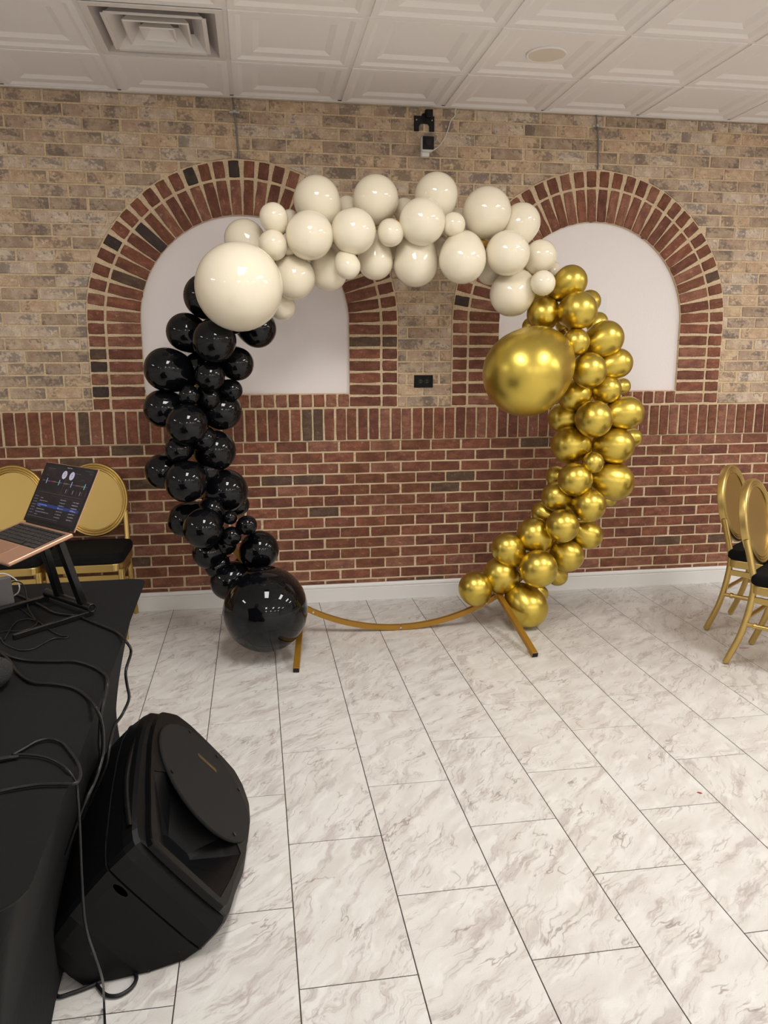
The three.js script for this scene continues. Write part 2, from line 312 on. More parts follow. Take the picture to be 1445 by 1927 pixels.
ARCH.forEach((a, n) => { // arch surrounds: two rings of bricks on end, jambs, a sill of headers, a plastered blank inside
  const zf = ZW + 0.009, ring = archShape(a, RO + 0.007, Y2 - 0.004); ring.holes.push(archShape(a, RI, Y2 + 0.092, THREE.Path));
  const t = struct('trim_' + (n + 2), extrude(ring, 0.05, zf - 0.007), M.mortar);
  const put = (g, x, y, turn, m) => { const o = mesh('brick', g, m, t); o.position.set(x, y, zf + jit(0.0012)); o.rotation.set(jit(0.005), jit(0.005), turn + jit(0.012)); };
  const inner = Array.from({ length: 12 }, () => prism(rough(-0.0955, -0.0285, 0.0955, 0.0285, 0.002), BD, 0.003, rnd() * 0.78, rnd() * 0.92));
  const outer = Array.from({ length: 10 }, () => prism(rough(-0.0455, -0.03, 0.0455, 0.03, 0.002), BD, 0.004, rnd() * 0.88, rnd() * 0.92));
  for (let i = 0; i < 32; i++) {
    const th = Math.PI * (i + 0.5) / 32 + jit(0.004), c = Math.cos(th), s = Math.sin(th), ri = (RI + RM) / 2 - 0.0005, ro = (RM + RO) / 2 + 0.006;
    put(pick(inner), a.cx + c * ri, a.cy + s * ri, th, redMat(0.005, 0.015));
    put(pick(outer), a.cx + c * ro, a.cy + s * ro, th, redMat(0.08));
  }
  const rows = 7, hj = (a.cy - Y2 - 0.002) / rows;
  for (const sd of [-1, 1]) for (let i = 0; i < rows; i++) {
    const y = Y2 + 0.003 + (i + 0.5) * hj;
    put(pick(inner), a.cx + sd * (RI + RM - 0.001) / 2, y, 0, redMat(0, 0.03)); put(pick(outer), a.cx + sd * (RM + RO + 0.012) / 2, y, 0, redMat(0.06));
  }
  const sill = Array.from({ length: 8 }, () => prism(rough(-0.0325, -0.0385, 0.0325, 0.0385, 0.002), BD, 0.005, rnd() * 0.9, rnd() * 0.9)), ns = 16;
  for (let i = 0; i < ns; i++) put(pick(sill), a.cx - RI + (i + 0.5) * 2 * RI / ns, Y2 + 0.047, 0, redMat(0.01));
  struct('wall_niche_' + (n ? 'right' : 'left'), extrude(archShape(a, RI + 0.05, Y2 + 0.03), 0.03, ZW - 0.018), M.plaster);
});
{ // baseboard with a moulded cap
  const p = new THREE.Shape(); p.moveTo(0, 0); p.lineTo(0.016, 0); p.lineTo(0.016, 0.083); p.lineTo(0.010, 0.086); p.lineTo(0.010, 0.090); p.lineTo(0.015, 0.094); p.lineTo(0.014, 0.103); p.quadraticCurveTo(0.011, 0.112, 0.005, 0.115); p.lineTo(0, 0.115);
  const g = new THREE.ExtrudeGeometry(p, { depth: X1 - X0, bevelEnabled: false, curveSegments: 6 }).rotateY(-Math.PI / 2).scale(1, 1, 1);
  g.computeBoundingBox(); const b = g.boundingBox; g.translate(X0 - b.min.x, 0, ZW + 0.002 - b.min.z);
  struct('baseboard_back', g, M.whiteTrim);
  for (const [n, x] of [['left', X0 + 0.008], ['right', X1 - 0.008]]) struct('baseboard_' + n, box(0.016, 0.115, Z1 - ZW - 0.05, x, 0.0575, (Z1 + ZW) / 2), M.whiteTrim);
}

// ---------------------------------------------------------------- ceiling panels, vent, ceiling speaker
for (const x of LAMP_X) for (const z of LAMP_Z) {
  const t = thing('ceiling_light', 'flat white light panel set in the suspended ceiling of the hall', 'light', [x, YC, z], 0, 'ceiling light panels behind the camera');
  mesh('frame', [box(0.6, 0.03, 0.02, 0, 0.012, 0.6), box(0.6, 0.03, 0.02, 0, 0.012, -0.6), box(0.02, 0.03, 1.2, 0.29, 0.012, 0), box(0.02, 0.03, 1.2, -0.29, 0.012, 0)], M.lampFrame, t);
  mesh('diffuser', box(0.56, 0.006, 1.18, 0, 0.012, 0), M.diffuser, t);
  const l = new THREE.RectAreaLight(LAMP, LAMP_NITS, 0.56, 1.18); l.position.set(0, 0.004, 0); l.rotation.x = -Math.PI / 2; t.add(l);
}
{
  const t = thing('ceiling_vent', 'square four-way air vent with nested louvres, grey with dust, in the ceiling', 'vent', [GX0 - G / 2, YC, GZ0 + G / 2]);
  const cone = (a0, y0, a1, y1, th = 0.004) => {               // a square louvre: sloping blade from a0 (top) to a1 (bottom), doubled for thickness
    const P = [], q = (a, b, c, d) => { for (const v of [a, b, c, a, c, d]) P.push(...v); };
    const ring = (a, y) => [[-a, y, -a], [a, y, -a], [a, y, a], [-a, y, a]];
    const A = ring(a0, y0), B = ring(a1, y1), C = ring(a1 + th, y1 + th * 0.4), D = ring(a0 + th, y0 + th * 0.4);
    for (let i = 0; i < 4; i++) { const j = (i + 1) % 4; q(A[i], A[j], B[j], B[i]); q(B[i], B[j], C[j], C[i]); q(D[j], D[i], C[i], C[j]); q(A[j], A[i], D[i], D[j]); }
    const g = new THREE.BufferGeometry(); g.setAttribute('position', new THREE.Float32BufferAttribute(P, 3)); g.computeVertexNormals(); return g;
  };
  const fr = new THREE.Shape(); fr.moveTo(-0.293, -0.293); fr.lineTo(0.293, -0.293); fr.lineTo(0.293, 0.293); fr.lineTo(-0.293, 0.293); fr.closePath();
  const ho = new THREE.Path(); ho.moveTo(-0.262, -0.262); ho.lineTo(-0.262, 0.262); ho.lineTo(0.262, 0.262); ho.lineTo(0.262, -0.262); ho.closePath(); fr.holes.push(ho);
  mesh('frame', new THREE.ExtrudeGeometry(fr, { depth: 0.006, bevelEnabled: false }).rotateX(-Math.PI / 2).translate(0, 0.0, 0), M.ventMetal, t);
  mesh('back_pan', [cone(0.155, 0.11, 0.262, 0.004), box(0.32, 0.004, 0.32, 0, 0.112, 0)], M.ventDust, t);
  mesh('louvre', [cone(0.15, 0.062, 0.205, -0.002), ...[0, 1].map((k) => box(k ? 0.41 : 0.018, 0.004, k ? 0.018 : 0.41, k ? 0 : 0.212, -0.002, k ? 0.212 : 0)), ...[0, 1].map((k) => box(k ? 0.41 : 0.018, 0.004, k ? 0.018 : 0.41, k ? 0 : -0.212, -0.002, k ? -0.212 : 0))], M.ventMetal, t);
  mesh('louvre', cone(0.085, 0.062, 0.135, -0.004, 0.008), M.ventMetal, t);
  mesh('louvre', [cone(0.03, 0.045, 0.07, -0.004, 0.007), box(0.06, 0.004, 0.06, 0, 0.045, 0)], M.ventMetal, t);
}
{
  const t = thing('ceiling_speaker', 'round cream grille flush in a ceiling tile, right of the wall camera', 'speaker', [1.476, YC + 0.023, -4.085]);
  mesh('rim', new THREE.TorusGeometry(0.094, 0.006, 10, 48).rotateX(Math.PI / 2), M.ceilingTile, t);
  mesh('grille', new THREE.CylinderGeometry(0.09, 0.09, 0.008, 48), M.cream, t);
}

// ---------------------------------------------------------------- on the wall
{
  const t = thing('security_camera', 'small white wall camera with a square black face below the ceiling', 'camera', [1.045, 2.782, ZW]);
  mesh('mount', rbox(0.05, 0.06, 0.02, 0.006, -0.005, 0.01, 0.01), M.white, t);
  mesh('body', [rbox(0.07, 0.088, 0.05, 0.014, 0, 0, 0.05), rbox(0.05, 0.04, 0.04, 0.01, -0.008, -0.048, 0.035)], M.white, t);
  const f = mesh('face', rbox(0.068, 0.072, 0.012, 0.0055, 0.003, 0.004, 0.078), M.black, t);
  mesh('lens', new THREE.CylinderGeometry(0.016, 0.016, 0.006, 24).rotateX(Math.PI / 2).translate(0.003, 0.006, 0.085), M.blackMetal, f);
  const b = thing('camera_bracket', 'empty black metal bracket screwed to the bricks above the wall camera', 'bracket', [1.038, 2.91, ZW]);
  const s = new THREE.Shape(); s.moveTo(-0.06, -0.042); s.lineTo(-0.032, -0.042); s.lineTo(-0.032, -0.02); s.quadraticCurveTo(-0.03, 0.0, -0.012, 0.0); s.lineTo(0.012, 0.0); s.quadraticCurveTo(0.03, 0, 0.032, -0.02); s.lineTo(0.032, -0.042); s.lineTo(0.06, -0.042); s.lineTo(0.06, 0.04); s.lineTo(0.048, 0.04); s.lineTo(0.048, 0.075); s.lineTo(0.006, 0.075); s.lineTo(0.004, 0.058); s.lineTo(-0.012, 0.052); s.lineTo(-0.016, 0.04); s.lineTo(-0.06, 0.04); s.closePath();
  mesh('plate', new THREE.ExtrudeGeometry(s, { depth: 0.006, bevelEnabled: true, bevelSize: 0.001, bevelThickness: 0.001, bevelSegments: 1, curveSegments: 8 }).translate(0, 0, 0.001), M.black, b);
  mesh('socket', [rbox(0.04, 0.045, 0.03, 0.004, 0.027, 0.05, 0.02)], M.black, b);
  for (const x of [-0.047, 0.047]) mesh('screw', new THREE.CylinderGeometry(0.004, 0.004, 0.004, 12).rotateX(Math.PI / 2).translate(x, 0.018, 0.009), M.steel, b);
  single('camera_cable', tube([[1.231, 3.002, ZW + 0.012], [1.222, 2.985, ZW + 0.014], [1.224, 2.962, ZW + 0.012], [1.2, 2.935, ZW + 0.01], [1.182, 2.88, ZW + 0.008], [1.16, 2.83, ZW + 0.01], [1.125, 2.785, ZW + 0.012], [1.085, 2.757, ZW + 0.03]], 0.0028, 60, 8), M.white, 'thin white cable curving from the ceiling down to the wall camera', 'cable');
}
for (const [x, y, x1, y1, clampY, label] of [[-0.072, 3.0, -0.052, 2.678, 2.927, 'grey cable clamped to the bricks above the left brick arch'], [2.108, 3.0, 2.132, 2.69, 2.942, 'grey cable clamped to the bricks above the right brick arch']]) {
  const t = thing('wall_cable', label, 'cable', [x1, y1, ZW], 0);
  const s = Math.sign(x1 - x) || 1, q = (a, b, c = 0.008) => [a - x1, b - y1, c];
  mesh('cord', tube([q(x, y), q(x + 0.008, clampY, 0.012), q(x1 - 0.004 * s, y1 + 0.14, 0.012), q(x1 + 0.001, y1 + 0.05, 0.011), q(x1 + 0.002, y1, 0.009)], 0.005, 40, 8), M.conduit, t);
  mesh('clamp', [rbox(0.06, 0.014, 0.004, 0.0015, x + 0.008 - x1, clampY - y1, 0.004), rbox(0.016, 0.016, 0.016, 0.004, x + 0.008 - x1, clampY - y1, 0.014)], M.steel, t);
  for (const d of [-0.021, 0.021]) mesh('screw', new THREE.SphereGeometry(0.006, 12, 8).scale(1, 1, 0.6).translate(x + 0.008 - x1 + d, clampY - y1, 0.007), M.steel, t);
}
{
  const t = thing('wall_outlet', 'black double socket on the tan bricks between the two arches', 'outlet', [1.046, 1.4065, ZW]);
  mesh('cover_plate', rbox(0.12, 0.077, 0.008, 0.003, 0, 0, 0.004), M.blackPlastic, t);
  for (const s of [-1, 1]) { const o = mesh('socket', new THREE.CylinderGeometry(0.016, 0.016, 0.004, 28).rotateX(Math.PI / 2).scale(0.95, 1, 1).translate(s * 0.02, 0, 0.009), M.blackMetal, t); mesh('slot', [box(0.009, 0.002, 0.002, s * 0.02, 0.006, 0.011), box(0.007, 0.002, 0.002, s * 0.02, -0.006, 0.011)], M.conduit, o); }
  const w = thing('wall_plate', 'blank white plate on the right niche, half hidden by gold balloons', 'plate', [2.207, 1.884, ZW - 0.018]);
  mesh('plate', rbox(0.076, 0.117, 0.007, 0.003, 0, 0, 0.0035), M.white, w);
}

// ---------------------------------------------------------------- hoop stand
const HC = V(0.79, 1.135, -4.31), HR = 1.118;
{
  const gold = std({ color: lin(0.36, 0.185, 0.022), roughness: 0.38, metalness: 0.45 });
  const t = thing('hoop_stand', 'round gold metal hoop on two feet that carries the balloon garland', 'stand', [HC.x, 0, HC.z]);
  const ring = (a0, a1) => {                                  // an arc of square tube
    const n = 40, P = [], h = 0.014, sec = [[-h, -h], [h, -h], [h, h], [-h, h]], at = (a, [r, z]) => [Math.cos(a) * (HR + r), HC.y + Math.sin(a) * (HR + r), z];
    for (let i = 0; i < n; i++) { const u = a0 + (a1 - a0) * i / n, w = a0 + (a1 - a0) * (i + 1) / n; for (let k = 0; k < 4; k++) { const A = at(u, sec[k]), B = at(w, sec[k]), C = at(w, sec[(k + 1) % 4]), D = at(u, sec[(k + 1) % 4]); P.push(...A, ...D, ...C, ...A, ...C, ...B); } }
    const g = new THREE.BufferGeometry(); g.setAttribute('position', new THREE.Float32BufferAttribute(P, 3)); g.computeVertexNormals(); return g;
  };
  for (let k = 0; k < 4; k++) mesh('hoop_section', ring(-Math.PI / 2 + k * Math.PI / 2 + 0.0012, -Math.PI / 2 + (k + 1) * Math.PI / 2 - 0.0012), gold, t);
  for (const [a, x1] of [[-2.10, 0.158], [-1.024, 1.412]]) {
    const p = V(Math.cos(a) * HR, HC.y + Math.sin(a) * HR + 0.01, 0.01), e = V(x1 - HC.x, 0.014, 0.545), f = mesh('foot', bar(p, e, 0.032, 0.026, 0.002), gold, t);
    const d = e.clone().sub(p).normalize(); mesh('end_cap', bar(e, e.clone().addScaledVector(d, 0.004), 0.029, 0.023, 0.001), M.black, f);
    mesh('back_foot', bar(V(p.x, p.y, -0.01), V(p.x, 0.014, -0.42), 0.032, 0.026, 0.002), gold, t);
    mesh('bracket', [rbox(0.04, 0.045, 0.045, 0.004, p.x, p.y - 0.005, 0.002)], gold, t);
  }
  for (const a of [-1.1, -1.572, -2.04]) mesh('bolt', new THREE.CylinderGeometry(0.006, 0.006, 0.006, 14).rotateX(Math.PI / 2).translate(Math.cos(a) * HR, HC.y + Math.sin(a) * HR, 0.016), M.steel, t);
}

// ---------------------------------------------------------------- balloons
const BALLOON = {
  w: phys({ color: lin(0.85, 0.775, 0.61), roughness: 0.07 }),
  b: phys({ color: lin(0.003, 0.0033, 0.0045), roughness: 0.035, specularIntensity: 0.7 }),
  g: phys({ color: lin(0.62, 0.475, 0.095), roughness: 0.32, metalness: 1 }),
};
const balloonShape = (tail) => {                              // unit balloon along +y: round crown, egg-shaped lower half, neck at y = -tail
  const p = [new THREE.Vector2(0.001, -tail - 0.07), new THREE.Vector2(0.07, -tail - 0.07), new THREE.Vector2(0.05, -tail - 0.03), new THREE.Vector2(0.06, -tail)], n = 22;
  for (let i = 1; i <= n; i++) { const a = Math.PI / 2 * (1 - i / n), y = -tail * Math.sin(a); p.push(new THREE.Vector2(Math.max(0.06 + 0.1 * i / n, Math.cos(a) ** 1.12), y)); }
  for (let i = 1; i <= n; i++) { const a = Math.PI / 2 * i / n; p.push(new THREE.Vector2(Math.max(0.0001, Math.cos(a)), Math.sin(a))); }
  return new THREE.LatheGeometry(p, 44);
};
const TAILS = [1.1, 1.25, 1.42, 1.6].map((t) => [t, balloonShape(t)]);
const nth = ['first', 'second', 'third', 'fourth', 'fifth', 'sixth', 'seventh', 'eighth', 'ninth', 'tenth', 'eleventh', 'twelfth', 'thirteenth', 'fourteenth', 'fifteenth', 'sixteenth'];
const B = [
  ['w','X',-0.060,1.890,-4.010,0.2102], ['w','T',-0.028,2.152,-4.340,0.1048], ['w','S',0.117,2.240,-4.160,0.0685], ['w','S',0.111,2.110,-4.160,0.0706],
  ['w','T',0.344,2.350,-4.290,0.1189], ['w','M',0.295,2.156,-4.158,0.1200], ['w','B',0.218,1.962,-4.290,0.1124], ['w','B',0.409,1.995,-4.354,0.0952],
  ['w','H',0.159,1.824,-4.420,0.0715], ['w','H',0.210,2.274,-4.420,0.0488], ['w','H',0.194,2.110,-4.252,0.0422], ['w','H',0.420,2.102,-4.436,0.0586],
  ['w','M',0.517,2.180,-4.160,0.1137], ['w','S',0.487,2.009,-4.160,0.0640], ['w','B',0.652,2.051,-4.310,0.0934], ['w','T',0.651,2.364,-4.290,0.1187],
  ['w','H',0.515,2.343,-4.420,0.0574], ['w','S',0.708,2.176,-4.160,0.0675], ['w','H',0.826,2.337,-4.420,0.0609], ['w','T',0.973,2.392,-4.290,0.1128],
  ['w','M',0.871,2.235,-4.160,0.1182], ['w','S',1.036,2.225,-4.160,0.0603], ['w','B',0.864,2.041,-4.290,0.1185], ['w','H',0.778,2.123,-4.420,0.0450],
  ['w','H',1.017,2.150,-4.420,0.0510], ['w','M',1.086,2.052,-4.160,0.1222], ['w','T',1.246,2.312,-4.280,0.1284], ['w','T',1.446,2.267,-4.300,0.1018],
  ['w','M',1.329,2.089,-4.160,0.1148], ['w','T',1.556,2.094,-4.290,0.0864], ['w','H',1.684,2.044,-4.420,0.0377], ['w','S',1.528,1.940,-4.160,0.0657],
  ['w','B',1.400,1.892,-4.290,0.1201], ['w','H',1.311,2.020,-4.420,0.0706], ['w','H',1.180,2.257,-4.420,0.0479], ['w','H',1.296,2.219,-4.420,0.0454],
  ['b','L',-0.234,1.867,-4.330,0.1163], ['b','L',-0.344,1.685,-4.290,0.0988], ['b','F',-0.192,1.638,-4.110,0.1088], ['b','R',0.024,1.703,-4.321,0.0982],
  ['b','R',-0.088,1.523,-4.290,0.0871], ['b','L',-0.449,1.497,-4.257,0.1119], ['b','F',-0.224,1.463,-4.160,0.0761], ['b','R',-0.118,1.388,-4.268,0.0543],
  ['b','S',-0.330,1.368,-4.160,0.0523], ['b','L',-0.480,1.295,-4.290,0.0985], ['b','R',-0.173,1.276,-4.321,0.1013], ['b','F',-0.347,1.223,-4.132,0.1060],
  ['b','R',-0.218,1.067,-4.304,0.1082], ['b','S',-0.401,1.090,-4.184,0.0686], ['b','L',-0.498,0.964,-4.290,0.0939], ['b','F',-0.370,0.926,-4.160,0.1084],
  ['b','R',-0.172,0.845,-4.320,0.1180], ['b','H',-0.110,0.754,-4.390,0.0600], ['b','L',-0.395,0.696,-4.290,0.0931], ['b','F',-0.291,0.682,-4.125,0.1046],
  ['b','S',-0.151,0.728,-4.160,0.0375], ['b','S',-0.063,0.684,-4.160,0.0517], ['b','S',-0.148,0.627,-4.160,0.0516], ['b','L',-0.278,0.517,-4.255,0.0864],
  ['b','R',-0.005,0.515,-4.290,0.1075], ['b','L',-0.177,0.343,-4.290,0.1030], ['b','X',0.017,0.258,-4.010,0.2200], ['b','H',-0.098,0.390,-4.420,0.0599],
  ['b','H',-0.293,1.504,-4.311,0.0791], ['b','H',-0.241,1.352,-4.244,0.0653], ['b','H',-0.381,1.157,-4.281,0.0550], ['b','H',-0.275,1.136,-4.244,0.0715],
  ['b','H',-0.262,0.961,-4.310,0.0762], ['b','H',-0.251,0.755,-4.245,0.0731], ['b','H',-0.183,0.562,-4.245,0.0569], ['b','H',-0.246,0.429,-4.276,0.0574],
  ['b','H',-0.095,1.751,-4.243,0.0774], ['g','F',1.721,1.959,-4.250,0.0883], ['g','L',1.585,1.788,-4.290,0.0915], ['g','F',1.735,1.802,-4.160,0.0996],
  ['g','H',1.906,1.867,-4.420,0.0648], ['g','H',1.963,1.752,-4.420,0.0579], ['g','R',1.955,1.658,-4.282,0.0991], ['g','S',1.727,1.635,-4.160,0.0732],
  ['g','H',1.564,1.725,-4.420,0.0533], ['g','H',1.751,1.733,-4.420,0.0415], ['g','H',1.737,1.658,-4.420,0.0417], ['g','X',1.395,1.471,-4.010,0.2231],
  ['g','F',1.809,1.483,-4.160,0.0971], ['g','R',2.040,1.520,-4.298,0.0845], ['g','R',1.982,1.373,-4.290,0.0797], ['g','H',2.134,1.385,-4.420,0.0487],
  ['g','L',1.778,1.342,-4.287,0.0900], ['g','L',1.757,1.209,-4.372,0.0879], ['g','F',1.851,1.217,-4.160,0.1034], ['g','R',2.110,1.238,-4.290,0.0968],
  ['g','L',1.767,1.061,-4.281,0.1068], ['g','R',2.052,1.050,-4.290,0.1066], ['g','H',2.218,1.079,-4.420,0.0571], ['g','S',1.852,0.976,-4.145,0.0594],
  ['g','F',1.762,0.878,-4.175,0.0956], ['g','R',2.059,0.839,-4.290,0.1113], ['g','H',1.748,0.861,-4.420,0.0623], ['g','L',1.703,0.762,-4.290,0.0866],
  ['g','F',1.851,0.729,-4.160,0.0924], ['g','H',2.096,0.709,-4.420,0.0409], ['g','H',1.671,0.645,-4.420,0.0676], ['g','F',1.694,0.616,-4.160,0.0944],
  ['g','L',1.576,0.539,-4.290,0.1024], ['g','R',1.913,0.524,-4.290,0.0824], ['g','R',1.787,0.407,-4.290,0.0964], ['g','L',1.411,0.468,-4.277,0.0917],
  ['g','F',1.561,0.371,-4.160,0.1079], ['g','L',1.389,0.298,-4.316,0.1071], ['g','L',1.223,0.239,-4.276,0.0966], ['g','H',1.781,0.249,-4.420,0.0639],
  ['g','F',1.527,0.122,-4.220,0.1185], ['g','H',1.678,0.140,-4.420,0.0480], ['g','H',1.593,1.885,-4.420,0.0380], ['g','H',1.824,1.548,-4.420,0.0330]
];
const WHERE = {                                                // how a balloon is told from its neighbours
  wX: () => 'very large ivory balloon at the left end of the ivory span, above the black column',
  wT: (n) => `ivory balloon on the top edge of the ivory span, ${n} from the left`,
  wM: (n) => `ivory balloon bulging forward in the middle of the ivory span, ${n} from the left`,
  wB: (n) => `ivory balloon hanging at the lower edge of the ivory span, ${n} from the left`,
  wS: (n) => `small ivory balloon filling a gap at the front, ${n} of these from the left`,
  wH: (n) => `ivory balloon mostly hidden behind the front ivory ones, ${n} of these from the left`,
  bX: () => 'very large black balloon near the floor at the foot of the black column',
  bL: (n) => `black balloon on the left edge of the black column, ${n} from the top`,
  bR: (n) => `black balloon on the right edge of the black column, ${n} from the top`,
  bF: (n) => `black balloon bulging forward in the middle of the black column, ${n} from the top`,
  bS: (n) => `small black balloon filling a gap in the black column, ${n} of these from the top`,
  bH: (n) => `black balloon mostly hidden behind others in the black column, ${n} of these from the top`,
  gX: () => 'very large gold balloon on the inner side of the gold column, near its top',
  gL: (n) => `chrome gold balloon on the left edge of the gold column, ${n} from the top`,
  gR: (n) => `chrome gold balloon on the right edge of the gold column, ${n} from the top`,
  gF: (n) => `chrome gold balloon bulging forward in the gold column, ${n} from the top`,
  gS: (n) => `small chrome gold balloon filling a gap at the front, ${n} from the top`,
  gH: (n) => `chrome gold balloon mostly hidden behind others in the gold column, ${n} from the top`,
};
const GROUPS = { w: 'ivory balloons across the top of the garland', b: 'black balloons on the left of the garland', g: 'chrome gold balloons on the right of the garland' };
{
  const rank = {};
  for (const b of B) (rank[b[0] + b[1]] ??= []).push(b);
  for (const [k, l] of Object.entries(rank)) l.sort((a, b) => k[0] === 'w' ? a[2] - b[2] : b[3] - a[3]);
  for (const b of B) {
    const [c, zone, x, y, z, r] = b, C = V(x, y, z), d = V(x - HC.x, y - HC.y, 0).normalize(), anchor = V(HC.x, HC.y, HC.z).addScaledVector(d, HR);
    const want = C.distanceTo(anchor) / r, [tail, g] = TAILS.reduce((p, q) => Math.abs(q[0] - want) < Math.abs(p[0] - want) ? q : p);
    const k = c + zone, o = single('balloon', g, BALLOON[c], WHERE[k](nth[rank[k].indexOf(b)]), 'balloon', GROUPS[c]);
    const ax = C.clone().sub(anchor); if (ax.length() < 0.4 * r) ax.z = -0.5 * r; o.quaternion.setFromUnitVectors(V(0, 1, 0), ax.normalize());
    o.position.copy(C); o.scale.setScalar(r);
  }
}

// ---------------------------------------------------------------- gold chairs with round backs
const chairGold = std({ color: lin(0.56, 0.40, 0.14), roughness: 0.33, metalness: 0.95 });
const seatCloth = phys({ color: lin(0.005, 0.005, 0.0055), roughness: 0.85, specularIntensity: 0.3, bumpMap: grain, bumpScale: 0.0004 });
function makeChair(label, group) {                             // faces +z
  const t = thing('banquet_chair', label, 'chair', [0, 0, 0], 0, group);
  const CY = 0.727, RX = 0.192, RY = 0.22, bz = -0.255, lean = 0.2;
  const back = (g) => g.rotateX(-lean).translate(0, CY, bz);
  const hoop = [[0.80, 0.004], [0.806, 0.013], [0.826, 0.0175], [0.850, 0.0135], [0.858, 0.007], [0.866, 0.0135], [0.888, 0.020], [0.912, 0.0155], [0.920, 0.008], [0.928, 0.0155], [0.952, 0.0215], [0.985, 0.018], [1.0, 0.010], [1.0, -0.016], [0.985, -0.019], [0.80, -0.014], [0.80, 0.004]];
  mesh('back_frame', back(new THREE.LatheGeometry(hoop.map(([r, z]) => new THREE.Vector2(r, z)), 84).rotateX(Math.PI / 2).scale(RX, RY, 1)), chairGold, t);
  mesh('back_panel', back(new THREE.CylinderGeometry(0.81, 0.81, 0.012, 64).rotateX(Math.PI / 2).scale(RX, RY, 1)), chairGold, t);
  const seat = (w, d, h, r) => { const s = new THREE.Shape(), W = w / 2, D = d / 2, q = 0.07; s.moveTo(-W + q, -D); s.lineTo(W - q, -D); s.quadraticCurveTo(W - 0.01, -D, W - 0.006, -D + q); s.lineTo(W, D - q); s.quadraticCurveTo(W, D, W - q, D); s.quadraticCurveTo(0, D + 0.02, -W + q, D); s.quadraticCurveTo(-W, D, -W, D - q); s.lineTo(-W + 0.006, -D + q); s.quadraticCurveTo(-W + 0.01, -D, -W + q, -D);
    return new THREE.ExtrudeGeometry(s, { depth: h - 2 * r, bevelEnabled: true, bevelSize: r, bevelThickness: r, bevelSegments: 5, curveSegments: 10, bevelOffset: -r }).rotateX(-Math.PI / 2).scale(1, 1, -1).scale(1, 1, -1); };
  mesh('seat', seat(0.43, 0.42, 0.06, 0.022).translate(0, 0.462, 0.0), seatCloth, t);
  mesh('seat_frame', seat(0.42, 0.41, 0.045, 0.006).translate(0, 0.405, 0.0), chairGold, t);
  for (const s of [-1, 1]) {
    mesh('leg', rod(V(s * 0.19, 0.41, 0.175), V(s * 0.192, 0, 0.185), 0.019, 0.0145), chairGold, t);
    mesh('leg', tube([[s * 0.19, 0.008, -0.285], [s * 0.187, 0.18, -0.222], [s * 0.184, 0.36, -0.188], [s * 0.181, 0.45, -0.184], [s * 0.178, 0.55, -0.208], [s * 0.172, 0.66, -0.24]], 0.0165, 40, 14), chairGold, t);
    const turned = [0.011, 0.011, 0.0155, 0.0155, 0.011, 0.0125, 0.0145, 0.0125, 0.011, 0.0155, 0.0155, 0.011, 0.011], at = [0, 0.12, 0.125, 0.16, 0.165, 0.3, 0.5, 0.7, 0.835, 0.84, 0.875, 0.88, 1];
    mesh('stretcher', between(new THREE.LatheGeometry(turned.map((r, i) => new THREE.Vector2(r, at[i] * 0.385 - 0.1925)), 16).rotateX(Math.PI / 2), V(s * 0.188, 0.232, -0.215), V(s * 0.191, 0.232, 0.17)), chairGold, t);
    mesh('side_rail', box(0.016, 0.03, 0.36, s * 0.186, 0.365, -0.01), chairGold, t);
  }
  mesh('stretcher', between(new THREE.CylinderGeometry(0.011, 0.011, 0.374, 14).rotateX(Math.PI / 2), V(-0.187, 0.255, -0.21), V(0.187, 0.255, -0.21)), chairGold, t);
  mesh('stretcher', between(new THREE.CylinderGeometry(0.011, 0.011, 0.38, 14).rotateX(Math.PI / 2), V(-0.19, 0.215, 0.178), V(0.19, 0.215, 0.178)), chairGold, t);
  mesh('front_rail', box(0.37, 0.03, 0.014, 0, 0.36, 0.172), chairGold, t);
  return t;
}
const chair = makeChair('gold round-backed chair with black seat against the bricks, right behind the laptop screen', 'gold round-backed chairs with black seats');
const chairs = [[-0.957, -4.585, 0.02], [-1.395, -4.565, 0.06, 'gold round-backed chair with black seat left of the laptop, cut off by the photo edge'], [2.862, -3.905, 0.66, 'gold round-backed chair with black seat on the right, the one nearer the brick wall'], [2.676, -3.414, 0.66, 'gold round-backed chair with black seat at the right photo edge, in front of another']];
for (const [x, z, a, label] of chairs) {
  const c = label ? chair.clone() : chair;
  if (label) { c.name = numbered('banquet_chair'); c.userData = { ...chair.userData, label }; scene.add(c); }
  c.position.set(x, 0, z); c.rotation.y = a;
}

